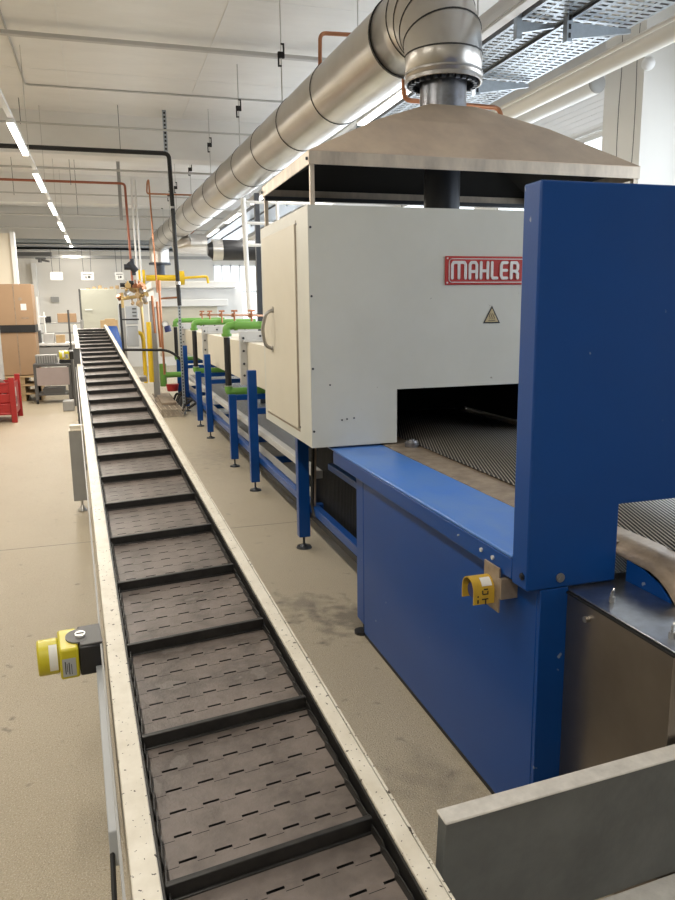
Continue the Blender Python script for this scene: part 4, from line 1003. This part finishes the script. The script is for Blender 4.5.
# loose hoses and green fittings on floor around the rack
mb = MB()
for k in range(6):
    x = 1.0+rnd.uniform(-.1, .25); y = 12.3+k*.3
    mb.tube([(x, y, .05), (x+.1, y+.1, .25), (x+.25, y-.05, .2), (x+.1, y, .1)], .02, 8, bend=.05)
thing(mb, 'loose_hoses', 'black', 'tangle of black hoses on the floor by the perforated strut', 'hoses', smooth=True)
a = aty(163, 372, 13.6); thing(MB().cyl((a.x, 13.6, .35), (a.x, 13.6, .75), .06, n=12).cyl((a.x, 13.6, .55), (a.x+.4, 13.6, .55), .05, n=12), 'green_fitting', 'green', 'green pipe fitting low down behind the wire grating', 'pipe fitting', smooth=True)
a = aty(172, 378, 13.2); thing(MB().cyl((a.x, 13.2, .30), (a.x, 13.2, .42), .09, .11, n=16), 'drain_cap', 'red', 'small red cap near the floor by the grating', 'cap', smooth=True)
# blue chute plate by the conveyor end
thing(MB().prism([aty(104, 326, 14.6), aty(117, 326, 14.9), aty(124, 350, 13.6), aty(116, 350, 13.6)], (0, .02, -.02)), 'chute_plate', 'blue', 'blue sloped chute plate beside the far end of the conveyor', 'chute')
# insulated duct branch and silver pipes at mid right
id_ = empty('insulated_duct', (2.2, 12.5, 2.7), 'short horizontal black insulated duct with silver collar', 'duct')
a = aty(213, 250, 12.5); b = aty(262, 250, 12.5)
c = aty(222, 250, 12.5)
build(MB().cyl((c.x, 12.5, a.z), (b.x+.3, 12.5, a.z), .165, n=32), 'black_jacket', 'black_gloss', id_, smooth=True)
build(MB().cyl((a.x, 12.5, a.z), (c.x, 12.5, a.z), .17, n=32).ring((a.x, 12.5, a.z), (1,0,0), .165, .008, .03), 'silver_collar', 'duct', id_, smooth=True)
build(MB().cyl((a.x-.09, 12.5, a.z), (a.x-.002, 12.5, a.z), .09, .15, n=24), 'cone_end', 'darkpipe', id_, smooth=True)
a = aty(190, 244, 16.0); b = aty(206, 244, 16.0)
thing(MB().cyl((a.x, 16, a.z), (b.x, 16, b.z), .2, n=28).cyl((a.x-.35, 16, a.z-.1), (a.x, 16, a.z), .08, .2, n=24).ring((b.x-.1,16,b.z),(1,0,0),.2,.01,.04), 'silver_fan', 'duct', 'silver round fan section behind the far end of the duct', 'fan duct', smooth=True)
# white pipe frame between kiln and housing
wf = empty('pipe_frame', (2.05, 9.2, 0), 'white tubular frame with crossbars behind the white housing', 'pipe frame')
a = aty(243, 198, 9.2); b = aty(246, 300, 9.2)
build(MB().tube([(a.x, 9.2, a.z), (a.x+.02, 9.2, 2.0), (b.x+.04, 9.2, 1.62)], .03, 12), 'upright', 'white', wf, smooth=True)
mb = MB()
for py in (202, 223, 245): q = aty(244, py, 9.2); mb.cyl((q.x, 9.2, q.z), (q.x+1.1, 9.2, q.z), .018, n=10)
build(mb, 'crossbar', 'white', wf, smooth=True)
q = aty(277, 200, 9.2); build(MB().cyl((q.x, 9.2, 2.3), (q.x, 9.2, 3.2), .02, n=10), 'upright', 'white', wf, smooth=True)
q = aty(257, 200, 9.6); thing(MB().box(q.x-.03, q.x+.03, 9.6, 9.66, 0, 3.10), 'dark_post', 'darkpipe', 'dark steel post beside the white tubular frame', 'post')

# ================================================================== FAR WALL ITEMS
def sign(px0, px1, py0, py1, Y, lb, icon):
    a = aty(px0, py0, Y); b = aty(px1, py1, Y)
    r = empty('hanging_sign', ((a.x+b.x)/2, Y, b.z), lb, 'sign', 'white hanging signs before the far wall')
    bd_ = build(MB().box(a.x, b.x, Y, Y+.01, b.z, a.z), 'board', 'paper', r)
    mb = MB(); w = b.x-a.x; h = a.z-b.z
    mb.box(a.x+.12*w, b.x-.12*w, Y-.004, Y, a.z-.32*h, a.z-.22*h)
    if icon:
        mb.box(a.x+.32*w, a.x+.42*w, Y-.004, Y, b.z+.18*h, b.z+.52*h); mb.cyl((a.x+.62*w, Y-.004, b.z+.38*h), (a.x+.62*w, Y, b.z+.38*h), .13*w, n=14)
    else: mb.box(a.x+.2*w, b.x-.2*w, Y-.004, Y, a.z-.55*h, a.z-.46*h)
    build(mb, 'printing', 'greybox' if not icon else 'greydark', bd_)
    build(MB().cyl((a.x+.2*w, Y+.005, a.z), (a.x+.15*w, Y+.005, 3.3), .006, n=6).cyl((b.x-.2*w, Y+.005, a.z), (b.x-.15*w, Y+.005, 3.3), .006, n=6), 'hanging_wire', 'greydark', r)
sign(50, 63, 272, 280, 21, 'left hanging white sign with two lines of text', 0)
sign(81, 94, 272, 280, 21, 'middle hanging white sign with symbols', 1)
sign(115, 124, 272, 280, 21, 'right hanging white sign beside the dark valve actuator', 1)
a = aty(80, 289, 20.0); b = aty(120, 333, 20.0)
r = empty('grey_cabinet', ((a.x+b.x)/2, 20, 0), 'wide pale grey cabinet beyond the top end of the conveyor', 'cabinet')
build(MB().box(a.x, b.x, 20, 20.6, 0, a.z), 'body', 'panelgrey', r, bevel=.01)
build(MB().box(a.x-.04, a.x+.0, 19.97, 20.0, 0, a.z), 'edge', 'greydark', r)
build(MB().box(a.x+.08, a.x+.26, 19.98, 20.0, 1.72, 1.75), 'handle', 'paper', r)
mb = MB()
for k in range(7): mb.box(a.x+.15+.14*k, a.x+.24+.14*k, 20.1, 20.3, a.z+.002, a.z+.03+.03*(k % 3))
thing(mb, 'clutter', 'wood', 'loose small items lying on top of the wide grey cabinet', 'clutter')
a = aty(100, 319, 18.0); b = aty(118, 327, 18.0)
thing(MB().box(a.x, b.x, 18.0, 18.6, .0, a.z-.03).box(a.x+.1, b.x-.05, 18.0, 18.6, a.z-.03, a.z), 'wooden_crate', 'wood', 'brown wooden crate behind the right side of the conveyor top', 'crate')

# left background: cartons, cart, table, red crate
Yc = 15.5
ct = empty('cardboard_carton', (-1.6, Yc, .45), 'tall brown cardboard carton standing on pallets, bound with black strap', 'carton')
a = aty(0, 284, Yc); b = aty(31, 284, Yc); zb = .49
xa = a.x-.08
build(MB().box(xa, b.x, Yc, Yc+.6, 1.44, a.z), 'carton_top', 'carton', ct, bevel=.01)
build(MB().box(xa, b.x, Yc+.01, Yc+.59, zb, 1.31), 'carton_base', 'carton', ct, bevel=.01)
build(MB().box(xa-.01, b.x+.01, Yc-.01, Yc+.61, 1.305, 1.445), 'strap_band', 'black', ct)
q = aty(14, 300, Yc); build(MB().box(q.x-.008, q.x+.008, Yc-.003, Yc, 1.445, a.z-.01).box(q.x-.008, q.x+.008, Yc+.005, Yc+.01, zb, 1.305), 'flap_gap', 'brown', ct)
q = aty(23.5, 307, Yc); build(MB().box(q.x-.05, q.x+.05, Yc-.004, Yc, q.z-.06, q.z+.06), 'shipping_label', 'paper', ct)
q = aty(20, 299, Yc); q2 = aty(26, 318, Yc); build(MB().cyl((q.x, Yc-.003, q.z), (q.x, Yc, q.z), .035, n=8).box(q2.x-.08, q2.x+.05, Yc-.003, Yc, q2.z-.012, q2.z+.01), 'print_mark', 'brown', ct)
for k, lb in enumerate(('lowest wooden pallet under the tall carton', 'middle wooden pallet under the tall carton', 'top wooden pallet directly under the tall carton')):
    z0 = .002+.162*k
    r = empty('wooden_pallet', (-1.6, Yc+.2, z0), lb, 'pallet', 'stacked pallets under the carton')
    mb = MB()
    for j in range(5): mb.box(xa-.05, b.x+.08-.03*k, Yc-.15+j*.19, Yc-.03+j*.19, z0+.13, z0+.155)
    build(mb, 'deck_board', 'wood', r)
    for x in (xa, (xa+b.x)/2, b.x-.02): build(MB().box(x-.04, x+.06, Yc-.13, Yc+.7, z0, z0+.13), 'bearer', 'wood', r)
# wrapped roll left of the cartons
thing(MB().cyl((-1.83-.12, 14.9, 0), (-1.83-.12, 14.9, 1.75), .13, .12, n=20), 'wrapped_roll', 'flange', 'upright plastic-wrapped roll at the left edge beside the carton', 'roll', smooth=True)
# white ladder/trolley rails
a = aty(36, 297, 16.6); b = aty(41, 345, 16.6)
thing(MB().tube([(a.x, 16.6, a.z), (b.x, 16.6, .0)], .03, 10).tube([(a.x+.1, 16.8, a.z-.3), (b.x+.12, 16.8, 0)], .02, 10).tube([(a.x, 16.6, a.z-.4), (a.x+.14, 16.8, a.z-.4)], .015, 8), 'white_stand', 'white', 'thin white leaning stand between carton and workbench', 'stand', smooth=True)
# cart
Yk = 14.8; cx0_, cx1_ = -1.285, -.70
kt = empty('tool_cart', (-1.0, Yk+.3, 0), 'dark steel cart with mauve grey front panel left of the conveyor', 'cart')
for x in (cx0_, cx1_):
    for y in (Yk, Yk+.6):
        build(MB().box(x-.03, x+.03, y-.03, y+.03, .08, .72), 'post', 'greydark', kt, bevel=.003)
        build(MB().cyl((x-.02, y, .045), (x+.02, y, .045), .043, n=16), 'caster', 'black', kt, smooth=True)
build(MB().box(cx0_+.02, cx1_, Yk-.035, Yk-.02, .34, .67), 'front_panel', 'purple', kt, bevel=.004)
build(MB().box(cx0_-.03, cx1_+.03, Yk-.04, Yk+.64, .69, .735), 'top_shelf', 'greydark', kt, bevel=.004)
build(MB().box(cx0_, cx1_, Yk, Yk+.6, .15, .18).box(cx0_+.1, cx1_-.1, Yk+.02, Yk+.5, .18, .28), 'lower_shelf', 'greydark', kt, bevel=.004)
q = aty(70, 402, 13.6); thing(MB().box(-.78, -.60, 13.5, 13.8, 0, .17), 'dark_box', 'grey', 'small dark box on the floor between the cart and conveyor leg', 'box', bevel=.01)
# tote crate on the cart
tt = empty('tote_crate', (-1.12, Yk+.2, .737), 'ribbed grey tote crate on top of the dark cart', 'crate')
build(MB().box(-1.27, -.90, Yk+.05, Yk+.35, .737, .90), 'tote_body', 'grey', tt, bevel=.006)
for k in range(9): build(MB().box(-1.26+.042*k, -1.25+.042*k, Yk+.035, Yk+.05, .75, .88), 'rib', 'greydark', tt)
thing(MB().box(-.86, -.62, Yk+.1, Yk+.4, .737, .80).bar((-.82, Yk+.1, .82), (-.64, Yk+.1, 1.02), .06, .03).bar((-.84, Yk+.15, .80), (-.70, Yk+.12, .88), .04, .03), 'power_tool', 'black', 'black power tool lying on the right end of the dark cart', 'tool', bevel=.006)
# table behind cart with boxes
Yt = 16.2
ta = empty('workbench', (-1.1, Yt+.4, 0), 'grey workbench with pale top behind the dark cart', 'workbench')
build(MB().box(-1.45, -.62, Yt, Yt+.8, 1.02, 1.06), 'bench_top', 'white', ta, bevel=.004)
for x in (-1.42, -.66):
    for y in (Yt+.04, Yt+.75): build(MB().box(x-.025, x+.025, y-.025, y+.025, 0, 1.02), 'leg', 'grey', ta)
build(MB().box(-1.40, -.68, Yt+.03, Yt+.7, .78, .98), 'drawer_unit', 'grey', ta, bevel=.005)
for (x0_, x1_, z1_, m_, lb) in ((-1.42, -1.26, 1.32, 'greydark', 'dark upright box at the left end of the workbench'), (-1.20, -1.0, 1.26, 'flange', 'pale grey box in the middle of the workbench'), (-.97, -.80, 1.22, 'wood', 'brown box near the right end of the workbench')):
    thing(MB().box(x0_, x1_, Yt+.1, Yt+.4, 1.062, z1_), 'storage_box', m_, lb, 'box', 'boxes on the workbench', bevel=.008)
q = aty(60, 320, 17.4)
sh = empty('storage_rack', (-1.0, 18.0, 0), 'low grey shelf rack against the far wall behind workbench', 'rack')
for z in (.5, .9, 1.2, 1.42): build(MB().box(-1.75, -.5, 18.0, 18.5, z, z+.03), 'shelf', 'grey', sh)
for x in (-1.75, -.5): build(MB().box(x-.03, x+.03, 18.0, 18.5, 0, 1.5), 'upright', 'grey', sh)
for (px, lb, m_, w, h) in ((48, 'small black box on the rack shelf', 'black', .12, .14), (63, 'brown carton at the right end of the rack', 'carton', .22, .2), (72, 'brown open carton at the rack end near the conveyor', 'carton', .2, .2)):
    q = aty(px, 322, 18.1); thing(MB().box(q.x-w/2, q.x+w/2, 18.05, 18.3, 1.452, 1.452+h), 'storage_box', m_, lb, 'box', 'boxes on the rack', bevel=.008)
q = aty(68, 310, 14.2); thing(MB().cyl((q.x, 14.2, 1.0), (q.x, 14.2, q.z), .018, n=10).box(q.x-.02, q.x+.02, 14.18, 14.22, 0, 1.0), 'marker_pole', 'greydark', 'thin dark pole standing left of the conveyor top', 'pole')
# red crate
rc = empty('red_crate', (-1.9, 12.9, 0), 'red steel stacking crate on the floor at the left edge', 'crate')
RX1, RX0, RY0, RY1 = -1.43, -2.45, 12.4, 13.2
for x in (RX0, RX1):
    for y in (RY0, RY1):
        build(MB().box(x-.04, x+.04, y-.04, y+.04, 0, .69), 'corner_post', 'red', rc, bevel=.005)
mb = MB()
for (z0, z1) in ((.14, .30), (.31, .45), (.46, .60)): mb.box(RX0, RX1, RY0-.012, RY0+.012, z0, z1-.006)
mb.box(RX0, RX1, RY0-.02, RY0+.02, .585, .62).box(RX0, RX1, RY0-.02, RY0+.02, .12, .15)
build(mb, 'front_wall', 'red', rc, bevel=.008)
build(MB().box(RX1-.012, RX1+.012, RY0, RY1, .12, .60), 'side_wall', 'red', rc)
build(MB().box(RX0-.012, RX0+.012, RY0, RY1, .12, .60).box(RX0, RX1, RY1-.012, RY1+.012, .12, .60), 'rear_wall', 'red', rc)
build(MB().box(RX0, RX1, RY0, RY1, .12, .14), 'crate_floor', 'red', rc)
cll = build(MB().box(RX1+.0125, RX1+.015, RY0+.15, RY0+.35, .22, .52), 'crate_label', 'paper', rc)
build(MB().box(RX1+.0155, RX1+.017, RY0+.18, RY0+.22, .25, .50).box(RX1+.0155, RX1+.017, RY0+.26, RY0+.31, .25, .38), 'label_print', 'ink', cll)
for k, (x, lb) in enumerate(((-1.72, 'silver metal coil at the right side inside the red crate'), (-2.15, 'silver metal coil at the left side inside the red crate'))):
    mb = MB()
    for j in range(4): mb.ring((x, 12.75, .50+.0*j), (0, 1, .1*j), .17-.01*j, .012, .03, n=28)
    thing(mb, 'metal_coil', 'steel', lb, 'coil', 'coils in the red crate', smooth=True)

# ================================================================== LIGHT
def area(name, loc_, rot, sx, sy, power, col):
    l = bpy.data.lights.new(name, 'AREA'); l.shape = 'RECTANGLE'; l.size = sx; l.size_y = sy; l.energy = power; l.color = col
    o = bpy.data.objects.new(name, l); COL.objects.link(o); o.location = loc_; o.rotation_euler = rot; return o
for i, y in enumerate([-2.1]+ys): area('strip_and_fill_light', (LXx, y, LZ-.01), (0,0,0), .07, 1.4, (30 if y < 5 else 42) if y < 10 else 66, (1, .93, .82))  # rearmost light has no fitting; added behind the camera as front fill
for i, y in enumerate(ys[2:]): area('strip_and_fill_light', (-3.6, y, LZ-.01), (0,0,0), .07, 1.4, 14, (1, .90, .76))
for y in (6.5, 9.3, 12.1, 14.9, 17.7): area('tube_lamp_light', (2.50, y, 3.39), (0,0,0), .07, 1.4, 24, (1, .96, .9))
for i, (a, b) in enumerate(wins): area('window_daylight', (XR+.25, (a+b)/2, 2.25), (0, math.radians(90), 0), 2.3, b-a, 60, (.86, .93, 1))
area('window_daylight', ((wx0+wx1)/2, YB+.3, 2.0), (math.radians(-90), 0, 0), 1.4, 2.2, 40, (.9, .95, 1))
w = bpy.data.worlds.new('world'); sc.world = w; w.use_nodes = True
bg = w.node_tree.nodes['Background']; bg.inputs[0].default_value = (.82, .91, 1, 1); bg.inputs[1].default_value = 2.2
# second lamp row above the left bay (outside the frame), real fittings
thing(MB().box(-3.622, -3.578, -3.5, 23.3, LZ+.062, LZ+.10), 'light_track', 'white', 'slim white light track in the left bay', 'light track')
for y in ys[2:]: luminaire('strip_lamp', -3.6, y, 1.45, LZ, 'lamp', .06, 'strip lamp on the light track in the left bay', 'lamp', 'strip lamps in the left bay')
sc.view_settings.view_transform = 'Standard'; sc.view_settings.look = 'None'; sc.view_settings.gamma = 1; sc.view_settings.use_curve_mapping = False
sc.view_settings.exposure = 0.22
